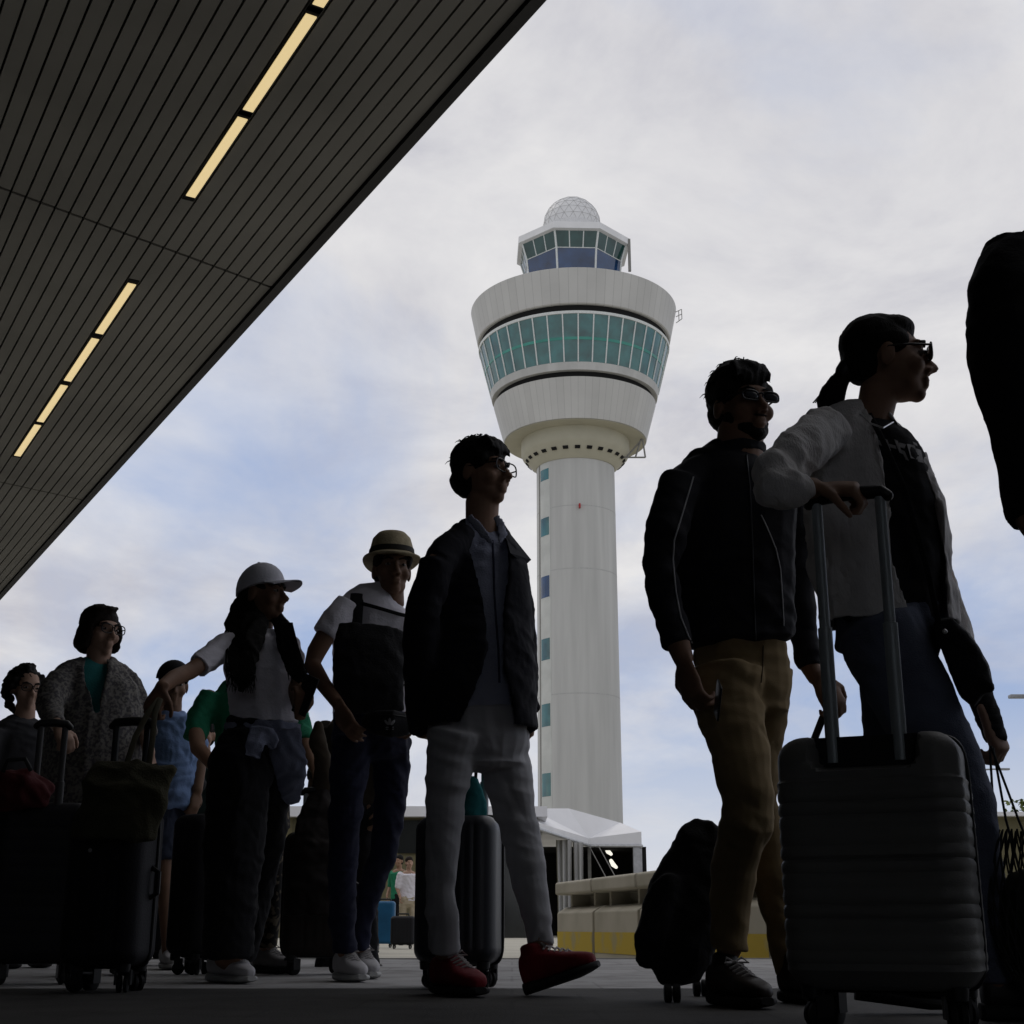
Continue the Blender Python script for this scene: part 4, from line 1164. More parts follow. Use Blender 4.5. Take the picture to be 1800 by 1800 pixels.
M_jackC = mat('dark_navy_jacket', (0.010, 0.010, 0.015), .88, .2, 5, .2, 60)
stC = [(836, 1284, 112, Y, 812, 906), (834, 1240, 112, Y, 832, 903), (834, 1190, 111, Y, 854, 887), (832, 1140, 109, Y, 861, 886), (831, 1090, 107, Y, 857, 887), (831, 1040, 104, Y, 846, 894), (832, 1000, 98, Y, 836, 897), (835, 965, 82, Y, 826, 893), (842, 935, 56, Y, 820, 884), (846, 912, 38, Y, 818, 878)]
jC = garment(C_, 'jacket', M_jackC, [(slC_R, .9, 0, .2, .05), (slC_L, .9, 0, .2, .05), ([(772, 990, 32, 3.19), (792, 962, 30, 3.22), (818, 940, 26, 3.28)], .9), ([(902, 985, 24, 3.45), (890, 962, 20, 3.42), (872, 940, 16, 3.38)], .9)], shells=[(stC, dict(th=.018, ratio=.72))], fold=(.007, .13, 41), smooth=4,)
S = Solid()          # the turned-out lapel on the far shoulder
S.add([at(884, 922, 3.30), at(905, 948, 3.30), at(934, 984, 3.32), at(924, 993, 3.30), at(897, 972, 3.22), at(884, 922, 3.32) + Vector((0, .012, 0)), at(905, 948, 3.32), at(934, 984, 3.34), at(924, 993, 3.32), at(897, 972, 3.24)],
      [(0, 1, 2, 3, 4), (9, 8, 7, 6, 5), (0, 5, 6, 1), (1, 6, 7, 2), (2, 7, 8, 3), (3, 8, 9, 4), (4, 9, 5, 0)])
S.build('lapel', M_jackC, jC, shade=False)
M_lgrey = mat('pale_grey_cotton', (0.36, 0.36, 0.375), .9, .10, 3, .1, 300)
pelC = [(840, 1345, 84, 3.31), (840, 1300, 90, 3.31), (838, 1250, 86, 3.31)]
garment(C_, 'trousers', M_lgrey, [(legCR, .95, 0, .2, .05), (legCL, .95, 0, .2, .05), (pelC, .66)], fold=(.0065, .17, 58, (.8, .8, 1.5), .8), smooth=4, voxel=.0055)
M_redsh = mat('red_suede', (0.17, 0.008, 0.014), .8, .25, 10, .2, 90)
shoe(C_, gnd(771, 3.40), gnd(846, 3.18), M_redsh, M_sole, wd=.052, hgt=.092)
hh = gnd(926, 3.30)
tt = at(1056, 1706, 3.24)
shoe(C_, hh, tt, M_redsh, M_sole, wd=.052, hgt=.092)

# ---------------------------------------------------------------- D: man in the straw hat
Y = 4.16
D_ = person('man in straw hat and white t-shirt with a black pack strapped to his chest', 640, 1725, Y)
MD = head_frame(689, 1003, Y, 16, 2, 0, .98)
torsoD = [(652, 1255, 68, Y), (652, 1180, 68, Y), (654, 1115, 72, Y), (664, 1075, 74, Y), (674, 1052, 52, Y), (686, 1040, 28, Y)]
armDL = [(606, 1072, 19, 4.1), (580, 1104, 18, 4.06), (556, 1146, 17, 4.05), (549, 1168, 15, 4.04), (568, 1202, 14, 3.98), (596, 1240, 11, 3.92)]
armDR = [(738, 1080, 19, 4.22), (752, 1130, 17, 4.2), (748, 1190, 15, 4.15), (736, 1240, 12, 4.05)]
legDL = [(620, 1300, 40, 4.12), (612, 1380, 34, 4.1), (606, 1450, 30, 4.1), (602, 1540, 27, 4.12), (602, 1620, 25, 4.14), (606, 1674, 22, 4.15)]
legDR = [(686, 1300, 38, 4.2), (688, 1370, 33, 4.2), (684, 1440, 29, 4.22), (672, 1505, 26, 4.26), (652, 1560, 23, 4.32), (636, 1620, 20, 4.36), (634, 1668, 17, 4.38)]
body(D_, MD, [(687, 1062, 24, Y), (688, 1040, 22, Y), (689, 1018, 23, Y)], torsoD, [armDL, armDR], [legDL, legDR],
     [(at(597, 1241, 3.92), (.42, -.05, -.8), (.6, .7, .2), dict(thumb=-1, curl=22)), (at(736, 1240, 4.05), (-.4, -.1, -.8), (-.5, .6, 0), dict(thumb=1, curl=30))], M_skin2)
face_parts(D_, MD)
short_hair(D_, MD, M_hairb, 6, top=-.004, side=.003, fringe=False, tufts=0)
M_straw = mat('straw_weave', (0.46, 0.39, 0.25), .85, .22, 30, .5, 160)
S = Solid()
def disc(M, prof, n=40, sx=1.0, sy=1.0, dip=0.0):
    rs = []
    for z, r in prof:
        rs.append([M @ Vector((r * sx * math.cos(q), r * sy * math.sin(q), z - dip * (abs(math.sin(q)) ** 2) * (r / .15) ** 2 + dip * .7 * (abs(math.cos(q)) ** 2) * (r / .15) ** 2)) for q in [2 * math.pi * k / n for k in range(n)]])
    return rs
Mh = MD @ Matrix.Translation((0, -.012, .050)) @ Matrix.Rotation(R(6), 4, 'X')
S.rings(disc(Mh, [(-.004, .088), (-.010, .128), (-.006, .130), (.010, .101), (.045, .097), (.088, .086), (.112, .066), (.120, .04), (.110, .01)], sx=.94, sy=1.06, dip=.016))
hat = S.build('straw_hat', M_straw, D_)
S = Solid(); S.rings(disc(Mh, [(.012, .101), (.013, .1035), (.036, .1015), (.0365, .096)], sx=.94, sy=1.06, dip=.016)); S.build('hat_band', mat('dark_hat_band', (.03, .027, .022), .8), hat)
M_wtee = mat('white_cotton_tee', (0.76, 0.74, 0.80), .9, .06, 4, .25, 120)
tD = garment(D_, 't_shirt', M_wtee, [(torsoD, .62), ([(612, 1066, 27, 4.1), (590, 1090, 26, 4.07), (570, 1118, 24, 4.06)], .9, 0, .2, .05), ([(736, 1072, 26, 4.22), (748, 1100, 25, 4.21), (752, 1124, 23, 4.2)], .9, 0, .2, .05)], fold=(.005, .10, 71), smooth=4)
M_navy = mat('navy_denim', (0.012, 0.014, 0.034), .9, .25, 5, .25, 240)
garment(D_, 'jeans', M_navy, [(legDL, .95, 0, .2, .05), (legDR, .95, 0, .2, .05), ([(652, 1330, 66, Y), (652, 1290, 70, Y), (651, 1250, 68, Y)], .68)], fold=(.008, .11, 72))
M_wsh = mat('white_sneaker_leather', (0.44, 0.43, 0.44), .7, .12, 12, .1, 60)
shoe(D_, gnd(597, 4.22), gnd(638, 4.04), M_wsh, M_wsole, wd=.046)
shoe(D_, gnd(630, 4.46), gnd(657, 4.28), M_wsh, M_wsole, wd=.046)
M_pack = mat('black_nylon', (0.010, 0.010, 0.012), .8, .2, 10, .3, 120)
pc = at(655, 1180, 3.98)
pk = thing('chest_pack', 'black pack with wide straps worn on the chest of the man in straw hat', 'backpack', pc)
S = Solid(); S.chain([(650, 1252, 62, 3.98), (648, 1190, 66, 3.96), (650, 1130, 66, 3.98), (654, 1104, 60, 4.0)], .30, round0=.2, round1=.15)
S.build('pack_body', M_pack, pk, voxel=.008, smooth=4, fold=(.006, .12, 5))
bt = bvh_of(tD); 
def band(target, pts, wpx, name, parent, m, th=.010):
    S = Solid(); ps = [surf(target, x, y, .008) for x, y in pts]
    ps = [p for p in ps if p is not None]
    if len(ps) < 2: return
    S.tube(ps, [wpx / ppm(p) for p in ps], ratio=.18, n=10, round0=.1, round1=.1); S.build(name, m, parent)
band(bt, [(628, 1044), (627, 1056), (626, 1075), (624, 1100), (622, 1118)], 12, 'shoulder_strap', pk, M_pack)
band(bt, [(722, 1056), (722, 1075), (720, 1100), (716, 1118)], 12, 'shoulder_strap', pk, M_pack)
band(bt, [(634, 1060), (656, 1066), (680, 1073), (700, 1079), (716, 1083)], 3.2, 'sternum_strap', pk, M_pack)
wb = at(684, 1268, 3.92)
wbg = thing('waist_pack', 'black waist pack with pale leaf emblem worn by the straw hat man', 'waist pack', wb)
S = Solid(); S.chain([(640, 1268, 12, 3.95), (660, 1270, 22, 3.9), (690, 1272, 25, 3.88), (714, 1274, 20, 3.9), (730, 1272, 10, 3.98)], .5)
wo = S.build('pouch', M_pack, wbg, voxel=.007, smooth=3)
piping(wbg, 'zip', M_blackpl, wo, [(660, 1256), (690, 1257), (714, 1260)], .0025, .001)
b = bvh_of(wo); S = Solid()
for cx_, cy_, rx_, ry_, rot in ((685, 1268, 2.6, 6.5, 0), (679.5, 1270, 2.3, 5.6, -38), (690.5, 1270, 2.3, 5.6, 38)):
    q = []
    for k in range(12):
        a = 2 * math.pi * k / 12; x_, y_ = rx_ * math.cos(a), ry_ * math.sin(a); c_, s_ = math.cos(R(rot)), math.sin(R(rot))
        q.append(surf(b, cx_ + x_ * c_ - y_ * s_, cy_ + x_ * s_ + y_ * c_, .003))
    if all(x is not None for x in q): S.rings([q, [x + Vector((0, .003, 0)) for x in q]])
for yy in (1277.5, 1281):
    q = [surf(b, x, y, .003) for x, y in ((678, yy), (692, yy), (692, yy + 1.6), (678, yy + 1.6))]
    if all(x is not None for x in q): S.rings([q, [x + Vector((0, .003, 0)) for x in q]])
if S.v: S.build('leaf_emblem', mat('pale_emblem', (.35, .35, .36), .8), wbg, shade=False)
# ---------------------------------------------------------------- E: woman in the white cap
Y = 4.05
E_ = person('woman in white cap with long black hair reaching back to the black suitcase', 430, 1730, Y)
ME = head_frame(462, 1047, Y, 72, 3, 0, .94)
torsoE = [(465, 1275, 62, Y), (462, 1215, 64, Y), (458, 1165, 66, Y), (454, 1128, 62, Y), (452, 1110, 36, Y)]
armER = [(408, 1132, 15, 4.0), (370, 1156, 15, 3.93), (334, 1180, 15, 3.83), (306, 1192, 15, 3.72), (284, 1208, 12, 3.62)]
armEL = [(506, 1130, 18, 4.1), (518, 1175, 16, 4.08), (522, 1220, 15, 4.02), (528, 1254, 11, 3.9)]
legEn = [(434, 1296, 46, 4.02), (425, 1340, 58, 4.0), (418, 1400, 58, 3.98), (410, 1500, 54, 3.98), (404, 1590, 50, 3.99), (402, 1682, 46, 4.0)]
legEf = [(478, 1310, 44, 4.1), (472, 1400, 42, 4.14), (462, 1500, 38, 4.2), (440, 1600, 34, 4.28), (420, 1680, 30, 4.34)]
body(E_, ME, [(455, 1122, 24, Y), (459, 1100, 21, Y), (461, 1075, 22, Y)], torsoE, [armER, armEL], [legEn, legEf],
     [(at(284, 1209, 3.62), (-.28, -.15, -.85), (.2, .9, -.1), dict(thumb=1, curl=60, k=.95)), (at(528, 1255, 3.9), (.12, -.25, .95), (-.5, .6, .2), dict(thumb=-1, curl=48, k=.92))], M_skin2, male=False, lk=.6)
face_parts(E_, ME)
S = Solid()
S.ell(ME, (0, -.024, .030), (.082, .098, .086)); S.ell(ME, (0, -.058, -.02), (.074, .058, .07))
S.chain([(434, 1060, 26, Y), (424, 1095, 30, Y), (420, 1130, 28, 4.0), (426, 1165, 20, 3.93), (430, 1195, 15, 3.9), (424, 1216, 7, 3.89)], .6)
S.chain([(444, 1075, 28, Y), (444, 1105, 28, 3.99), (442, 1135, 22, 3.95), (440, 1168, 12, 3.92)], .7)
S.chain([(480, 1072, 12, 4.06), (494, 1096, 15, 4.02), (502, 1122, 18, 4.0), (512, 1155, 19, 3.99), (524, 1185, 16, 3.97), (534, 1204, 7, 3.96)], .6)
E = Solid(); rg = random.Random(8)
for k in range(130):
    x0 = rg.uniform(400, 442); 
    E.chain([(x0 + 6, 1090, 1.2, 3.98), (x0 + rg.uniform(-5, 5), 1130, 1.1, 3.95), (x0 + rg.uniform(-12, 14), 1175, 1.0, 3.88), (x0 + rg.uniform(-10, 12), 1205 + rg.uniform(-10, 14), .4, 3.87)], 1, n=5)
for k in range(60):
    x0 = rg.uniform(492, 514)
    E.chain([(x0, 1095, 1.2, 3.97), (x0 + rg.uniform(2, 12), 1140, 1.1, 3.94), (x0 + rg.uniform(12, 32), 1190 + rg.uniform(-8, 12), .4, 3.93)], 1, n=5)
S.build('hair', M_hair, E_, voxel=.007, smooth=3, fold=(.008, .07, 12, (1.3, 1.3, .6)), extra=E)
M_cap = mat('white_cap_cotton', (0.64, 0.64, 0.70), .85, .06, 6, .2, 160)
Mc = ME @ Matrix.Translation((0, -.012, .040)) @ Matrix.Rotation(R(4), 4, 'X')
S = Solid(); rs = []
for k in range(9):
    a = R(90 * k / 8)
    rs.append([Mc @ Vector((.093 * math.cos(a * .985) * math.cos(q), (.112 - .004) * math.cos(a * .985) * math.sin(q), .0 + .105 * math.sin(a) ** .9 - (.030 * (1 - math.sin(q)) / 2 * (1 - k / 8)))) for q in [2 * math.pi * i / 32 for i in range(32)]])
S.rings([[p * 1 for p in rs[0]]] + rs[1:])
cp_ = S.build('cap', M_cap, E_)
S = Solid()
for z in (0,): pass
top_, bot_ = [], []
for k in range(17):
    q = R(28 + 124 * k / 16)
    top_.append((.090 * math.cos(q), .106 * math.sin(q)))
rows = []
for j in range(6):
    f = j / 5
    rows.append([Vector((x * (1 + .02 * f), y + f * .085 * math.sin(R(28 + 124 * k / 16)) ** .6, .002 - f * .012 - .016 * (x / .09) ** 2 * (.4 + .6 * f))) for k, (x, y) in enumerate(top_)])
for r_ in rows: pass
S.rings([[Mc @ v for v in r_] + [Mc @ (v + Vector((0, 0, -.005))) for v in r_[::-1]] for r_ in rows]); S.build('cap_brim', M_cap, cp_)
S = Solid(); S.ell(Mc, (0, 0, .106), (.008, .008, .005), nu=10, nv=6); S.build('cap_button', M_cap, cp_)
tE = garment(E_, 't_shirt', M_wtee, [(torsoE, .62), ([(412, 1130, 28, 4.0), (378, 1150, 26, 3.94), (348, 1172, 24, 3.87)], .9, 0, .2, .05), ([(504, 1128, 24, 4.1), (516, 1160, 22, 4.09), (522, 1194, 20, 4.08)], .9, 0, .2, .05)], fold=(.010, .13, 81, (1, 1, .8)), smooth=4)
M_blk = mat('black_trouser_cloth', (0.009, 0.009, 0.011), .92, .2, 5, .2, 160)
garment(E_, 'trousers', M_blk, [(legEn, .9, 0, .2, .05), (legEf, .9, 0, .2, .05), ([(450, 1350, 68, Y), (452, 1310, 66, Y), (457, 1270, 62, Y)], .7)], fold=(.010, .13, 82))
M_lden = mat('faded_denim', (0.20, 0.22, 0.30), .9, .25, 6, .35, 220)
S = Solid()
S.chain([(462, 1296, 70, Y), (463, 1272, 68, Y)], .68, round0=.1, round1=.1)
S.chain([(456, 1280, 20, 3.87), (449, 1308, 21, 3.85), (443, 1332, 18, 3.85)], .28, round1=.3); S.chain([(472, 1282, 16, 3.87), (477, 1305, 15, 3.87), (480, 1318, 9, 3.88)], .3)
S.chain([(498, 1288, 32, 3.96), (508, 1330, 34, 3.98), (513, 1375, 28, 4.02), (512, 1412, 17, 4.06)], .3)
S.build('tied_jacket', M_lden, E_, voxel=.007, smooth=3, fold=(.009, .10, 83))
shoe(E_, gnd(374, 4.12), gnd(444, 3.92), M_wsh, M_wsole, wd=.046)
shoe(E_, gnd(404, 4.42), gnd(430, 4.24), M_wsh, M_wsole, wd=.046)
ph = at(537, 1222, 3.88)
phone = thing('phone', 'dark phone held up in the hand of the woman in white cap', 'phone', ph)
Mp = Matrix.Translation(ph) @ Matrix.Rotation(R(-30), 4, 'Z') @ Matrix.Rotation(R(24), 4, 'Y')
S = Solid(); S.box((-.036, -.0045, -.075), (.036, .0045, .075), Mp); po = S.build('phone_body', M_blackpl, phone, bevel=.004)
S = Solid(); S.box((-.033, .0046, -.071), (.033, .0052, .071), Mp); S.build('screen', M_lens, phone, shade=False)

# ---------------------------------------------------------------- F: older woman in the patterned cardigan
Y = 4.6
F_ = person('woman with short dark bob and glasses in patterned cardigan over teal top', 165, 1715, Y)
MF = head_frame(176, 1110, Y, 52, -4, 0, .96)
torsoF = [(165, 1470, 78, Y), (164, 1390, 84, Y), (162, 1310, 84, Y), (162, 1250, 80, Y), (164, 1205, 74, Y), (167, 1178, 52, Y), (172, 1160, 26, Y)]
armFR = [(102, 1205, 14, 4.5), (88, 1238, 13, 4.44)]
armFR2 = [(88, 1240, 13, 4.44), (94, 1266, 12, 4.36), (104, 1280, 11, 4.22)]
armFL = [(226, 1205, 14, 4.7), (242, 1250, 13, 4.68), (256, 1290, 12, 4.6), (262, 1325, 11, 4.5)]
legFR = [(140, 1450, 44, 4.56), (135, 1540, 36, 4.56), (130, 1620, 30, 4.6), (128, 1685, 24, 4.62)]
legFL = [(196, 1450, 42, 4.66), (206, 1540, 34, 4.66), (212, 1620, 28, 4.7), (214, 1680, 22, 4.72)]
body(F_, MF, [(172, 1180, 24, Y), (173, 1160, 21, Y), (175, 1138, 22, Y)], torsoF, [armFR, armFR2, armFL], [legFR, legFL],
     [(at(104, 1281, 4.22), (.4, -.35, -.5), (.1, .2, -1), dict(thumb=1, curl=60, k=.95)), (at(262, 1325, 4.5), (0, -.1, -1), (-.6, .4, 0), dict(thumb=1, curl=40, k=.9))], M_skin3, male=False, voxel=.007)
face_parts(F_, MF)
glasses(F_, MF, False, y=.106)
S = Solid()
S.ell(MF, (0, -.020, .046), (.088, .102, .088)); S.ell(MF, (0, -.050, -.020), (.088, .068, .085)); S.ell(MF, (.012, .024, .094), (.066, .050, .030)); S.tube([MF @ Vector((-.03, .07, .108)), MF @ Vector((.02, .078, .098)), MF @ Vector((.062, .050, .062)), MF @ Vector((.078, .030, .0))], [.012, .016, .018, .014], n=8); S.ell(MF, (.035, -.050, -.050), (.062, .055, .060)); S.ell(MF, (-.035, -.050, -.050), (.062, .055, .060))
for x in (-1, 1): S.ell(MF, (x * .080, .006, -.010), (.022, .052, .078)); S.ell(MF, (x * .083, -.006, -.062), (.030, .050, .034))
E = Solid(); rg = random.Random(18)
for k in range(40):
    a = rg.uniform(0, 6.28); p = Vector((.098 * math.cos(a), -.03 + .10 * math.sin(a), -.03))
    if p.y > .02: continue
    continue
    E.tube([MF @ p, MF @ (p * 1.0 + Vector((0, 0, -.04))), MF @ (p * .98 + Vector((0, 0, -.066)))], [.003, .002, .001], n=5)
S.build('hair', M_hairb, F_, voxel=.007, smooth=3, fold=(.004, .05, 3, (1, 1, .5)), extra=E)
M_teal = mat('teal_cotton', (0.03, 0.20, 0.20), .9, .1, 4, .2, 120)
garment(F_, 'top', M_teal, [([(p[0], p[1], p[2] * .93, p[3]) for p in torsoF], .62)], voxel=.009)
M_pat = spotted('patterned_knit', (0.20, 0.19, 0.17), (0.08, 0.075, 0.08), 75, (.42, .58), .95)
stF = [(165, 1480, 92, Y, 184, 185), (164, 1400, 92, Y, 184, 185), (163, 1320, 90, Y, 184, 186), (163, 1270, 87, Y, 184, 187), (164, 1240, 84, Y, 181, 192), (165, 1205, 78, Y, 168, 199), (167, 1180, 58, Y, 160, 199), (171, 1160, 34, Y, 158, 192)]
garment(F_, 'cardigan', M_pat, [([(150, 1172, 22, Y), (120, 1186, 26, 4.55), (100, 1206, 28, 4.5), (87, 1238, 26, 4.44)], .9, 0, .2, .6), ([(87, 1242, 25, 4.44), (92, 1262, 22, 4.38), (99, 1273, 17, 4.3)], .9, 0, .6, .05), ([(188, 1172, 20, Y), (208, 1184, 23, 4.66), (226, 1206, 26, 4.7), (242, 1245, 25, 4.68), (256, 1290, 22, 4.6)], .9, 0, .2, .05)], shells=[(stF, dict(th=.020, ratio=.7))], voxel=.008, fold=(.008, .10, 91, (1, 1, .35)))
garment(F_, 'trousers', M_blk, [(legFR, .95, 0, .2, .05), (legFL, .95, 0, .2, .05), ([(166, 1470, 80, Y), (165, 1420, 80, Y)], .7)], voxel=.009, fold=(.006, .1, 92))
shoe(F_, gnd(122, 4.68), gnd(150, 4.46), M_dshoe, M_sole); shoe(F_, gnd(206, 4.78), gnd(236, 4.58), M_dshoe, M_sole)

# ---------------------------------------------------------------- H: curly-haired woman at the left edge
Y = 5.5
H_ = person('woman with dark curly hair at the left edge behind the red bag', 40, 1700, Y)
MH = head_frame(46, 1212, Y, 40, -4, 0, .95)
torsoH = [(36, 1460, 60, Y), (36, 1380, 60, Y), (36, 1310, 62, Y), (38, 1275, 50, Y), (42, 1258, 22, Y)]
legHR = [(16, 1450, 32, Y), (14, 1560, 26, Y), (12, 1680, 18, Y)]; legHL = [(58, 1450, 32, 5.55), (62, 1560, 26, 5.55), (64, 1680, 18, 5.6)]
armHR = [(-18, 1290, 15, 5.4), (-26, 1340, 14, 5.36), (-6, 1385, 12, 5.26), (18, 1400, 9, 5.16)]; armHL = [(88, 1290, 15, 5.6), (94, 1340, 14, 5.56), (70, 1385, 12, 5.4), (50, 1392, 9, 5.3)]
body(H_, MH, [(43, 1270, 18, Y), (45, 1240, 17, Y)], torsoH, [armHR, armHL], [legHR, legHL], [(at(18, 1400, 5.16), (.8, -.3, .0), (0, .4, -1), dict(thumb=1, curl=45, k=.9)), (at(50, 1392, 5.3), (-.7, -.3, 0), (0, .4, -1), dict(thumb=-1, curl=45, k=.9))], M_skin3, male=False, voxel=.009)
face_parts(H_, MH); glasses(H_, MH, False, y=.106)
S = Solid(); rg = random.Random(21)
S.ell(MH, (0, -.026, .040), (.086, .096, .088))
for k in range(150):
    a = rg.uniform(0, 6.28); el = rg.uniform(-1.25, 1.4)
    d = Vector((math.cos(a) * math.cos(el), math.sin(a) * math.cos(el), math.sin(el)))
    p = Vector((d.x * .105, -.03 + d.y * .105, .0 + d.z * .135))
    if p.y > .03 and p.z < .105: continue
    S.ell(MH, p, (rg.uniform(.014, .026),) * 3, nu=8, nv=6)
S.build('hair', M_hair, H_, voxel=.008, smooth=1, fold=(.006, .03, 2))
garment(H_, 'blouse', mat('dark_grey_blouse', (.05, .05, .055), .9, .2, 5), [(torsoH, .62), ([(-10, 1285, 22, 5.42), (-24, 1330, 20, 5.38), (-18, 1365, 18, 5.3)], .9), ([(82, 1285, 22, 5.6), (92, 1330, 20, 5.56), (84, 1365, 18, 5.48)], .9)], voxel=.009, fold=(.008, .1, 95))
garment(H_, 'trousers', M_blk, [(legHR, .95, 0, .2, .05), (legHL, .95, 0, .2, .05), ([(37, 1470, 60, Y), (36, 1430, 60, Y)], .7)], voxel=.01)
shoe(H_, gnd(8, 5.56), gnd(26, 5.34), M_dshoe, M_sole); shoe(H_, gnd(60, 5.66), gnd(80, 5.46), M_dshoe, M_sole)

# ---------------------------------------------------------------- I: person in the black cap and pale blue shirt
Y = 5.3
I_ = person('person in black cap, pale blue shirt and denim shorts behind the suitcase', 305, 1705, Y)
MI = head_frame(304, 1205, Y, 20, -8, 0, .95)
torsoI = [(305, 1420, 38, Y), (305, 1360, 42, Y), (304, 1300, 46, Y), (303, 1265, 42, Y), (303, 1248, 18, Y)]
legIR = [(288, 1400, 24, Y), (286, 1500, 20, Y), (290, 1590, 14, Y), (294, 1684, 10, Y)]; legIL = [(322, 1400, 24, 5.36), (318, 1500, 19, 5.36), (312, 1590, 14, 5.38), (310, 1680, 10, 5.4)]
armIR = [(262, 1275, 14, Y), (256, 1330, 13, Y), (266, 1390, 10, 5.2)]; armIL = [(344, 1275, 14, 5.35), (352, 1330, 13, 5.35), (346, 1390, 10, 5.3)]
body(I_, MI, [(303, 1260, 16, Y), (304, 1235, 16, Y)], torsoI, [armIR, armIL], [[(a, b2, c / .74, d) for a, b2, c, d in legIR], [(a, b2, c / .74, d) for a, b2, c, d in legIL]], [(at(266, 1392, 5.2), (.1, -.1, -1), (.6, .4, 0), dict(thumb=-1, curl=30, k=.9)), (at(346, 1392, 5.3), (-.1, -.1, -1), (-.6, .4, 0), dict(thumb=1, curl=30, k=.9))], M_skin2, voxel=.008)
face_parts(I_, MI)
short_hair(I_, MI, M_hair, 7, top=-.006, side=.003, fringe=False, tufts=0, voxel=.008)
S = Solid(); Mi = MI @ Matrix.Translation((0, -.012, .035)); rs = []
for k in range(9):
    a = R(90 * k / 8); rs.append([Mi @ Vector((.092 * math.cos(a * .985) * math.cos(q), .110 * math.cos(a * .985) * math.sin(q), .104 * math.sin(a))) for q in [2 * math.pi * i / 28 for i in range(28)]])
S.rings(rs); ci = S.build('cap', M_blk, I_)
S = Solid(); S.ell(Mi, (0, .125, -.004), (.070, .065, .006)); S.build('cap_brim', M_blk, ci)
M_lblue = mat('pale_blue_cotton', (0.22, 0.32, 0.56), .9, .1, 5, .25, 120)
garment(I_, 'shirt', M_lblue, [(torsoI, .7), ([(266, 1270, 19, Y), (258, 1310, 18, Y), (258, 1334, 17, Y)], .9, 0, .2, .05), ([(340, 1270, 19, 5.35), (350, 1310, 18, 5.35), (351, 1334, 17, 5.35)], .9, 0, .2, .05)], voxel=.008, fold=(.011, .10, 97, (1, 1, 1.6)))
garment(I_, 'shorts', mat('blue_denim_shorts', (.03, .036, .06), .9, .2, 5), [([(289, 1400, 28, Y), (286, 1460, 27, Y), (286, 1512, 26, Y)], .95, 0, .2, .05), ([(320, 1400, 28, 5.36), (318, 1460, 26, 5.36), (317, 1512, 25, 5.36)], .95, 0, .2, .05)], voxel=.008, fold=(.008, .09, 98))
shoe(I_, gnd(290, 5.4), gnd(308, 5.18), M_wsh, M_wsole); shoe(I_, gnd(308, 5.48), gnd(328, 5.28), M_wsh, M_wsole)

# ---------------------------------------------------------------- G: person in green behind the white cap
Y = 4.95
G_ = person('person in green t-shirt and spotted leggings mostly hidden behind the white cap woman', 460, 1712, Y)
MG = head_frame(446, 1132, Y, 20, 0, 0, .95)
torsoG = [(446, 1440, 62, Y), (445, 1370, 62, Y), (443, 1290, 66, Y), (442, 1225, 72, Y), (443, 1200, 52, Y), (445, 1185, 22, Y)]
armGR = [(368, 1225, 17, 4.9), (344, 1275, 16, 4.88), (348, 1315, 14, 4.8), (380, 1350, 11, 4.7)]
armGL = [(516, 1225, 17, 5.0), (528, 1275, 16, 4.98), (540, 1315, 14, 4.9), (554, 1352, 10, 4.82)]
legGR = [(424, 1430, 34, Y), (430, 1520, 28, Y), (440, 1600, 24, 5.0), (440, 1680, 18, 5.1)]; legGL = [(474, 1430, 32, 4.9), (478, 1520, 22, 4.86), (474, 1600, 21, 4.86), (468, 1664, 19, 4.88)]
body(G_, MG, [(445, 1198, 18, Y), (446, 1172, 17, Y)], torsoG, [armGR, armGL], [legGR, legGL], [(at(380, 1350, 4.7), (.8, -.3, -.3), (0, .6, -.6), dict(thumb=1, curl=40, k=.9)), (at(554, 1352, 4.82), (.38, -.25, -.85), (-.6, .5, .1), dict(thumb=1, curl=26, k=.95))], M_skin, male=False, voxel=.008)
face_parts(G_, MG)
short_hair(G_, MG, M_hairb, 27, top=.008, side=.006, voxel=.008)
M_green = mat('green_cotton', (0.020, 0.20, 0.105), .9, .1, 5, .25, 120)
garment(G_, 't_shirt', M_green, [(torsoG, .66), ([(374, 1222, 24, 4.9), (350, 1262, 24, 4.88), (344, 1300, 22, 4.86)], .9, 0, .2, .05), ([(510, 1222, 24, 5.0), (524, 1265, 23, 4.98), (534, 1306, 20, 4.92)], .9, 0, .2, .05)], voxel=.008, fold=(.009, .1, 99))
M_leo = spotted('spotted_leggings_cloth', (0.016, 0.014, 0.013), (0.16, 0.13, 0.09), 34, (.54, .60), .9)
garment(G_, 'leggings', M_leo, [(legGR, .95, 0, .2, .05), (legGL, .95, 0, .2, .05), ([(448, 1460, 62, Y), (447, 1410, 62, Y)], .7)], voxel=.008)
shoe(G_, gnd(452, 4.94), gnd(514, 4.78), mat('grey_sneaker', (.22, .21, .21), .8, .15, 12), M_sole, wd=.05); shoe(G_, gnd(432, 5.2), gnd(456, 5.0), M_wsh, M_sole)

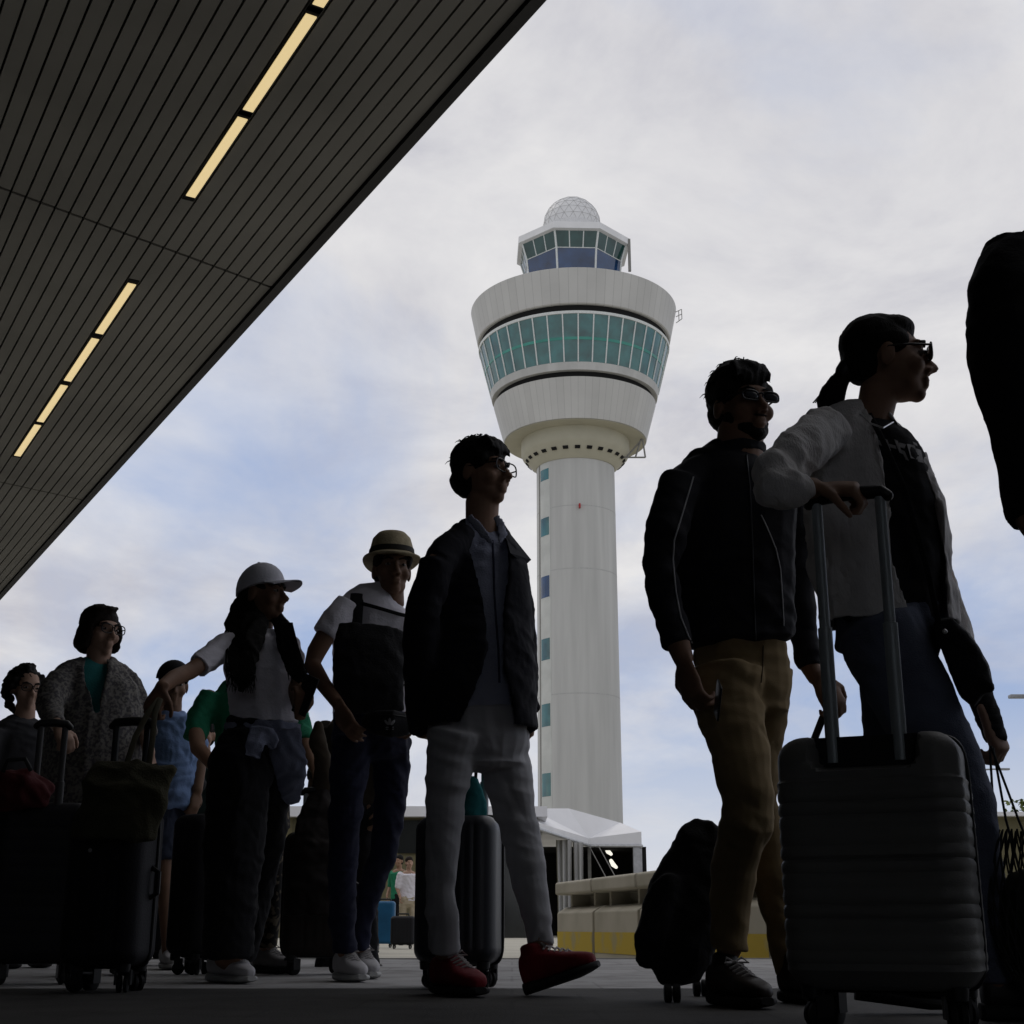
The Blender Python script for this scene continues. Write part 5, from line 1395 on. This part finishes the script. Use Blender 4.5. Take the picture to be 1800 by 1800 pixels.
# ---------------------------------------------------------------- J: person in black leaving the picture on the right
Y = 2.15
J_ = person('person in black jacket cut off by the right edge, only arm and back showing', 1900, 1790, Y)
MJ = head_frame(1925, 316, Y, 80, 0, 0, 1.0)
torsoJ = [(1945, 1010, 118, Y), (1925, 900, 124, Y), (1884, 760, 126, Y), (1880, 600, 126, Y), (1878, 500, 118, Y), (1884, 430, 92, Y), (1900, 392, 50, Y)]
slJ = [(1790, 452, 66, 2.02), (1772, 520, 74, 1.98), (1768, 590, 70, 1.97), (1772, 660, 63, 1.98), (1788, 720, 60, 1.98), (1806, 800, 62, 1.97), (1818, 870, 58, 1.95), (1822, 915, 54, 1.94)]
slJ2 = [(1985, 470, 56, 2.3), (2010, 640, 56, 2.34), (2030, 800, 50, 2.3), (2060, 920, 44, 2.2)]
legJ1 = [(1945, 1000, 92, 2.1), (1930, 1200, 78, 2.1), (1960, 1400, 62, 2.12), (1950, 1600, 52, 2.15), (1945, 1760, 34, 2.16)]
legJ2 = [(1945, 1000, 92, 2.2), (1925, 1200, 78, 2.24), (1900, 1400, 62, 2.28), (1885, 1600, 50, 2.36), (1880, 1740, 34, 2.4)]
body(J_, MJ, [(1905, 420, 48, Y), (1914, 385, 44, Y), (1918, 350, 44, Y)], torsoJ, [[(a, b2, c * .66, d) for a, b2, c, d in slJ] + [(1846, 960, 26, 1.92)], [(a, b2, c * .66, d) for a, b2, c, d in slJ2]], [legJ1, legJ2],
     [(at(1850, 965, 1.92), (.65, -.1, -.75), (.5, .8, 0), dict(thumb=-1, curl=40)), (at(2062, 930, 2.2), (.3, -.1, -.95), (-.5, .4, 0), dict(thumb=1, curl=40))], M_skin, voxel=.008)
face_parts(J_, MJ); short_hair(J_, MJ, M_hair, 30)
M_jackJ = mat('black_wool_jacket', (0.007, 0.007, 0.008), .95, .2, 5, .2, 120)
garment(J_, 'jacket', M_jackJ, [(torsoJ, .7), (slJ, .9, 0, .3, .05), (slJ2, .9, 0, .3, .05)], voxel=.009, fold=(.007, .14, 61), smooth=5)
garment(J_, 'trousers', M_blk, [(legJ1, .95, 0, .2, .05), (legJ2, .95, 0, .2, .05), ([(1945, 1080, 104, Y), (1945, 1000, 108, Y)], .7)], voxel=.01)
shoe(J_, gnd(1930, 2.18), gnd(1930, 2.18) + Vector((.27, -.02, 0)), M_dshoe, M_sole); shoe(J_, gnd(1868, 2.42), gnd(1868, 2.42) + Vector((.27, -.02, 0)), M_dshoe, M_sole)

# ================================================================ LUGGAGE
M_s1 = mat('charcoal_hard_shell', (0.15, 0.15, 0.142), .5, .12, 3, .12, 260, spec=.35)
bS = at(1560, 1640, 2.2)
suitcase('large charcoal hard suitcase with horizontal ribs and raised handle beside the ponytail woman', 1556, 1640, 2.20, R(-24), .365, .235, .50, M_s1, ('z', .008, 7), handle=(.068, -.058, at(1474, 868, 2.15).z, .52), well=(.110, .060, .425), wr=.030, side_handle=False)
M_s2 = mat('dark_blue_grey_shell', (0.030, 0.033, 0.040), .4, .15, 3, .05, 100, spec=.4)
suitcase('dark upright suitcase with vertical grooves between the red shoes', 808, 1620, 3.72, R(-12), .285, .215, .49, M_s2, ('x', .005, 5), handle=(.07, .06, .88, .5), side_handle=False)
M_s4 = mat('black_fabric_shell', (0.010, 0.010, 0.013), .7, .15, 4, .2, 160)
t4, M4 = suitcase('black suitcase carrying the olive tote bag', 191, 1640, 3.50, R(-8), .262, .22, .50, M_s4, ('x', .003, 3), handle=(.055, .055, .86, .5), mrod=M_blackpl)
suitcase('black suitcase with raised twin rod handle at the left edge under the red bag', 62, 1640, 3.95, R(14), .33, .23, .56, M_s4, ('z', .003, 5), handle=(.043, -.085, .92, .5), mrod=mat('steel_rod', (.07, .07, .07), .5))
suitcase('dark brown suitcase standing between the white cap woman and the straw hat man', 556, 1640, 4.75, R(10), .30, .22, .52, mat('dark_brown_shell', (.017, .012, .010), .7, .2, 4), ('x', .003, 4), handle=(.07, .0, .78, .5))
S = Solid(); S.ell(M4, (-.035, -.114, .43), (.007, .003, .007), nu=12, nv=6); S.build('badge', mat('steel_badge', (.4, .4, .42), .4, metal=.7), t4)
# dark coat draped over that suitcase
q = at(552, 1500, 4.7)
coat = thing('coat', 'dark coat draped over the brown suitcase behind the straw hat man', 'coat', q)
S = Solid(); S.chain([(548, 1610, 50, 4.62), (552, 1550, 50, 4.62), (556, 1490, 46, 4.64), (564, 1430, 38, 4.7), (572, 1385, 26, 4.78)], .55, round0=.15)
S.build('draped_cloth', mat('dark_brown_cloth', (.013, .010, .009), .95, .2, 4), coat, voxel=.009, fold=(.014, .13, 44))
S = Solid(); S.chain([(566, 1330, 14, 4.74), (558, 1300, 18, 4.74), (560, 1270, 9, 4.74)], .7); S.chain([(572, 1390, 22, 4.76), (566, 1330, 16, 4.74)], .7)
S.build('hood', mat('brown_lining', (.05, .038, .025), .95, .2, 4), coat, voxel=.009, fold=(.006, .1, 45))
# teal bag on the grooved suitcase
q = at(838, 1425, 3.72)
tb_ = thing('teal_bag', 'teal cloth bag hanging on the grooved suitcase between the pale grey trousers', 'bag', q)
S = Solid(); S.chain([(826, 1462, 32, 3.72), (828, 1430, 30, 3.72), (830, 1395, 24, 3.72), (828, 1370, 14, 3.72)], .6)
S.build('cloth_body', mat('teal_canvas', (.015, .15, .16), .9, .15, 5), tb_, voxel=.008, fold=(.007, .08, 46))
S = Solid(); S.chain([(818, 1372, 3, 3.72), (815, 1330, 3, 3.72), (828, 1305, 3, 3.72), (838, 1330, 3, 3.72), (836, 1372, 3, 3.72)], 1); S.build('bag_handle', M_blackpl, tb_)

# tote bag on the black suitcase, straps up to the hand
q = at(215, 1470, 3.42)
tote = thing('tote_bag', 'olive canvas tote bag resting on the black suitcase', 'tote bag', q)
S = Solid()
rows = []
for (py, xl, xr, Yy, dp) in ((1478, 122, 276, 3.36, .05), (1430, 128, 286, 3.36, .055), (1385, 142, 300, 3.36, .05), (1350, 156, 310, 3.38, .035), (1338, 168, 306, 3.40, .02)):
    a, b = at(xl, py - 4, Yy), at(xr, py + 4, Yy); n = 14; ring = []
    for k in range(n): f = k / (n - 1); p = a.lerp(b, f); ring.append(p + Vector((0, -dp * math.sin(math.pi * f) ** .5 - .004, 0)))
    for k in range(n): f = 1 - k / (n - 1); p = a.lerp(b, f); ring.append(p + Vector((0, dp * math.sin(math.pi * f) ** .5 + .012, 0)))
    rows.append(ring)
S.rings(rows)
S.build('canvas_body', mat('olive_canvas', (0.050, 0.047, 0.026), .95, .2, 5, .4, 160), tote, voxel=.008, smooth=4, fold=(.013, .16, 51))
for xs in (((222, 1345), (238, 1295), (262, 1250), (280, 1228)), ((262, 1345), (268, 1300), (272, 1255), (282, 1228))):
    S = Solid(); S.chain([(x, y, 5, 3.40 + .03 * k) for k, (x, y) in enumerate(xs)], .3); S.build('strap', mat('olive_webbing', (.06, .055, .035), .95), tote)
# red bag at the left edge
q = at(40, 1390, 3.9)
rb = thing('red_bag', 'dark red soft bag lying on the suitcase at the left edge', 'bag', q)
S = Solid(); S.chain([(-20, 1395, 30, 3.86), (10, 1390, 40, 3.84), (45, 1388, 40, 3.84), (78, 1398, 26, 3.86)], .8)
S.build('soft_body', mat('dark_red_nylon', (.075, .008, .010), .8, .2, 6, .3, 60), rb, voxel=.008, fold=(.012, .12, 53))
S = Solid(); S.chain([(5, 1356, 4, 3.8), (14, 1336, 4, 3.8), (44, 1334, 4, 3.8), (54, 1354, 4, 3.8)], .6); S.build('carry_handle', M_blackpl, rb)

# black rolling backpack pulled by the man in khaki
q = at(1200, 1735, 3.1)
rbp = thing('rolling_backpack', 'bulky black rolling backpack tilted behind the man in khaki trousers', 'rolling backpack', (q.x, q.y, 0))
S = Solid()
S.chain([(1196, 1727, 40, 3.1), (1192, 1690, 62, 3.1), (1190, 1655, 72, 3.1), (1206, 1590, 76, 3.1), (1224, 1530, 66, 3.1), (1240, 1480, 54, 3.1), (1252, 1452, 36, 3.1)], .62, round0=.35, round1=.35)
S.chain([(1140, 1690, 26, 3.08), (1140, 1650, 32, 3.06), (1158, 1600, 32, 3.06), (1180, 1550, 26, 3.06)], .8)
S.chain([(1172, 1545, 12, 3.1), (1190, 1500, 20, 3.1), (1212, 1466, 18, 3.1)], .8)
S.build('pack_body', M_pack, rbp, voxel=.008, smooth=4, fold=(.010, .13, 55))
for (x, yy) in ((1180, 3.0), (1230, 3.26)):
    g0 = gnd(x, yy); S = Solid()
    for o in (-.012, .012):
        S.rings([[g0 + Vector((o + dx_, .024 * rr * math.cos(q_), .024 + .024 * rr * math.sin(q_))) for q_ in [2 * math.pi * k / 18 for k in range(18)]] for dx_, rr in ((-.010, .8), (-.008, 1), (.008, 1), (.010, .8))])
    S.build('wheel', M_wheel, rbp)
S = Solid()
for dY in (0, .10):
    S.chain([(1262, 1560, 6, 3.12 + dY), (1370, 1490, 6.5, 3.07 + dY), (1404, 1370, 6.5, 3.04 + dY), (1446, 1262, 6.5, 2.99 + dY), (1462, 1236, 6, 2.97 + dY)], .8)
S.tube([at(1462, 1236, 2.95), at(1462, 1236, 3.09)], [.014, .014], n=10)
S.build('pull_handle', M_blackpl, rbp)

# handbag on the hip of the ponytail woman
q = at(1690, 1165, 2.32)
hb = thing('handbag', 'black leather handbag on the hip of the ponytail woman', 'handbag', q)
S = Solid()
pl = [(1640, 1092), (1668, 1082), (1706, 1112), (1742, 1168), (1752, 1212), (1742, 1222), (1734, 1216), (1712, 1244), (1690, 1226), (1668, 1176), (1648, 1130)]
fr = [at(x, y, 2.30) for x, y in pl]; bk = [at(x, y, 2.40) for x, y in pl]
S.rings([fr, bk]); S.build('bag_body', M_pack, hb, voxel=.007, smooth=6, fold=(.006, .09, 57))
S = Solid(); S.chain([(1650, 1096, 5, 2.3), (1630, 1000, 5, 2.28), (1590, 860, 5, 2.25), (1550, 770, 5, 2.28), (1528, 728, 5, 2.36)], .3); S.build('shoulder_strap', M_pack, hb)
S = Solid(); S.ell(Matrix.Translation(at(1661, 1110, 2.285)), (0, 0, 0), (.006, .003, .006), nu=12, nv=6); S.build('clasp', mat('steel_clasp', (.5, .5, .5), .3, metal=.9), hb)
# net bag on cords at the right edge
q = at(1800, 1560, 2.35)
nb_ = thing('net_bag', 'dark net shopping bag hanging on long cords at the right edge', 'net bag', q)
M_cord = mat('dark_cord', (.03, .032, .03), .9)
for pts in (((1742, 1312), (1790, 1440), (1830, 1540)), ((1746, 1316), (1768, 1440), (1800, 1560)), ((1740, 1318), (1745, 1400), (1750, 1460))):
    S = Solid(); S.chain([(x, y, 2.2, 2.40 - .02 * k) for k, (x, y) in enumerate(pts)], 1, n=6); S.build('cord', M_cord, nb_)
S = Solid()
cN = at(1806, 1600, 2.36); NU, NV = 26, 14
def npt(u, v):
    a = 2 * math.pi * u / NU; f = v / NV
    r = .085 * (math.sin(math.pi * (.12 + .84 * f)) ** .6); 
    return cN + Vector((r * math.cos(a), r * math.sin(a) * .8, .17 - .34 * f))
for u in range(NU):
    S.tube([npt(u + .5 * v * .5, v) for v in range(NV + 1)], [.0022] * (NV + 1), n=5, round0=0, round1=0)
    S.tube([npt(u - .5 * v * .5, v) for v in range(NV + 1)], [.0022] * (NV + 1), n=5, round0=0, round1=0)
S.build('net', M_cord, nb_)
S = Solid(); S.ell(Matrix.Translation(cN), (0, 0, -.03), (.072, .058, .12)); S.build('contents', mat('dark_green_cloth', (.03, .034, .02), .95, .3, 6), nb_, voxel=.008, fold=(.008, .08, 58))

# ================================================================ FAR PEOPLE AND BAGS ON THE ROAD
FAR = 'people waiting far behind the queue'
def far_person(px, Y, ytop, label, shirt, legs_, hairm, skin, hw=17, lean=0, backwards=False):
    c = at(px, 1650, Y); z0 = ROADZ
    Y = Y * SY
    t = thing('person', label, 'person', (c.x, Y, z0), FAR)
    zt = at(px, ytop, Y / SY).z - z0; k = zt / 1.72
    B0 = Matrix.Translation((c.x, Y, z0)) @ Matrix.Rotation(R(lean), 4, 'Z') @ Matrix.Diagonal((k, k, k, 1))
    P = lambda x, y, z: B0 @ Vector((x, y, z))
    S = Solid(); Mh_ = B0 @ Matrix.Translation((0, -.02, 1.60)) @ Matrix.Rotation(R(180), 4, 'Z')
    add_head(S, Mh_); S.tube([P(0, 0, 1.40), P(0, 0, 1.52)], [.055 * k, .05 * k])
    S.tube([P(0, 0, .88), P(0, 0, 1.15), P(0, 0, 1.38)], [.13 * k, .12 * k, .15 * k], ratio=.6)
    for s_ in (-1, 1):
        S.tube([P(s_ * .17, 0, 1.36), P(s_ * .23, .02, 1.10), P(s_ * .2, -.12, .92)], [.045 * k, .04 * k, .028 * k])
        S.tube([P(s_ * .09, 0, .9), P(s_ * .1, -.06 * s_, .5), P(s_ * .1, .06 * s_, .08)], [.075 * k, .05 * k, .035 * k])
        add_hand(S, P(s_ * .2, -.12, .92), (0, -.3, -.9), (-s_, 0, 0), thumb=-s_, curl=40, k=k)
    S.build('body', skin, t, voxel=.010, smooth=2)
    S = Solid(); S.tube([P(0, 0, .86), P(0, 0, 1.15), P(0, 0, 1.36), P(0, 0, 1.42)], [.17 * k, .165 * k, .195 * k, .09 * k], ratio=.62)
    for s_ in (-1, 1): S.tube([P(s_ * .17, 0, 1.36), P(s_ * .225, .02, 1.12)], [.075 * k, .065 * k])
    S.build('top', shirt, t, voxel=.012, fold=(.01, .12, int(px)))
    S = Solid(); S.tube([P(0, 0, .80), P(0, 0, .95)], [.165 * k, .16 * k], ratio=.65)
    for s_ in (-1, 1): S.tube([P(s_ * .09, 0, .88), P(s_ * .1, -.06 * s_, .5), P(s_ * .1, .06 * s_, .09)], [.095 * k, .072 * k, .06 * k])
    S.build('trousers', legs_, t, voxel=.012, fold=(.01, .12, int(px) + 1))
    S = Solid(); S.ell(Mh_, (0, -.02, .05), (.084, .10, .085)); S.ell(Mh_, (0, -.05, -.01), (.074, .06, .07)); S.build('hair', hairm, t, voxel=.010, fold=(.004, .05, 2))
    for s_ in (-1, 1):
        a = P(s_ * .1, .12 + .06 * s_, .0); shoe(t, a, a + Vector((0, -.27 * k, 0)), M_dshoe, M_sole, lace=False)
far_person(716, 20, 1506, 'distant person in white top and beige trousers seen past the straw hat man', M_wtee, mat('beige_cotton', (.42, .36, .26), .9), M_hairb, M_skin3, lean=20)
far_person(699, 22, 1503, 'distant person in green top behind the one in white', M_green, M_blk, M_hair, M_skin, lean=-30)
far_person(521, 21, 1488, 'distant person in red top behind the brown suitcase', mat('red_cotton', (.42, .03, .05), .9), M_blk, M_hair, M_skin, lean=10)
far_person(641, 14, 1414, 'distant person in dark clothes framed between the legs of the straw hat man', mat('charcoal_cloth', (.02, .02, .022), .9), M_blk, M_hairb, M_skin3, lean=-10)
def far_bag(px, Y, w_, h, d, label, m, name='suitcase', cat='suitcase'):
    c = at(px, 1650, Y)
    Y = Y * SY
    t = thing(name, label, cat, (c.x, Y, ROADZ), 'bags standing far behind the queue')
    S = Solid(); case_part(S, Matrix.Translation((c.x, Y, ROADZ)), w_, d, h, .06, ('x', .004, 4), nz=12, nx=16)
    S.build('shell', m, t)
    for sx in (-1, 1): spinner(t, Matrix.Translation((c.x, Y, ROADZ)), sx * (w_ / 2 - .06), -d / 2 + .06, .026, 0, .062)
    S = Solid(); S.tube([(c.x - .09, Y, ROADZ + h + .05), (c.x - .08, Y, ROADZ + h + .09), (c.x + .08, Y, ROADZ + h + .09), (c.x + .09, Y, ROADZ + h + .05)], [.012] * 4, n=8); S.build('handle', M_blackpl, t)
far_bag(676, 17.5, .32, .66, .3, 'bright blue suitcase far behind the legs of the straw hat man', mat('bright_blue_shell', (.012, .10, .22), .5, .2, 3))
far_bag(708, 16.5, .36, .42, .3, 'small black suitcase far behind, beside the bright blue one', M_s4)

far_person(336, 7.6, 1264, 'person in dark coat and skirt hidden behind the green sleeve', mat('dark_green_coat', (.010, .022, .020), .9), mat('black_skirt_cloth', (.008, .009, .009), .95), M_hair, M_skin)

far_person(612, 5.7, 1168, 'person in dark brown shirt mostly hidden behind the straw hat man', mat('dark_brown_shirt', (.030, .022, .014), .9), M_blk, M_hair, M_skin2, lean=-15)
suitcase('narrow black suitcase standing behind the bare legs and the wide black trousers', 340, 1640, 4.75, R(-20), .185, .20, .60, M_s4, ('x', .003, 3), side_handle=False)

far_person(258, 7.0, 1206, 'person in long black clothes hidden behind the pale blue shirt', mat('black_cloth_top', (.010, .010, .012), .9), mat('black_cloth', (.009, .009, .010), .95), M_hair, M_skin2, lean=12)
suitcase('wide dark suitcase standing behind the person in denim shorts', 298, 1640, 5.9, R(8), .36, .24, .58, M_s4, ('x', .003, 4), side_handle=False)
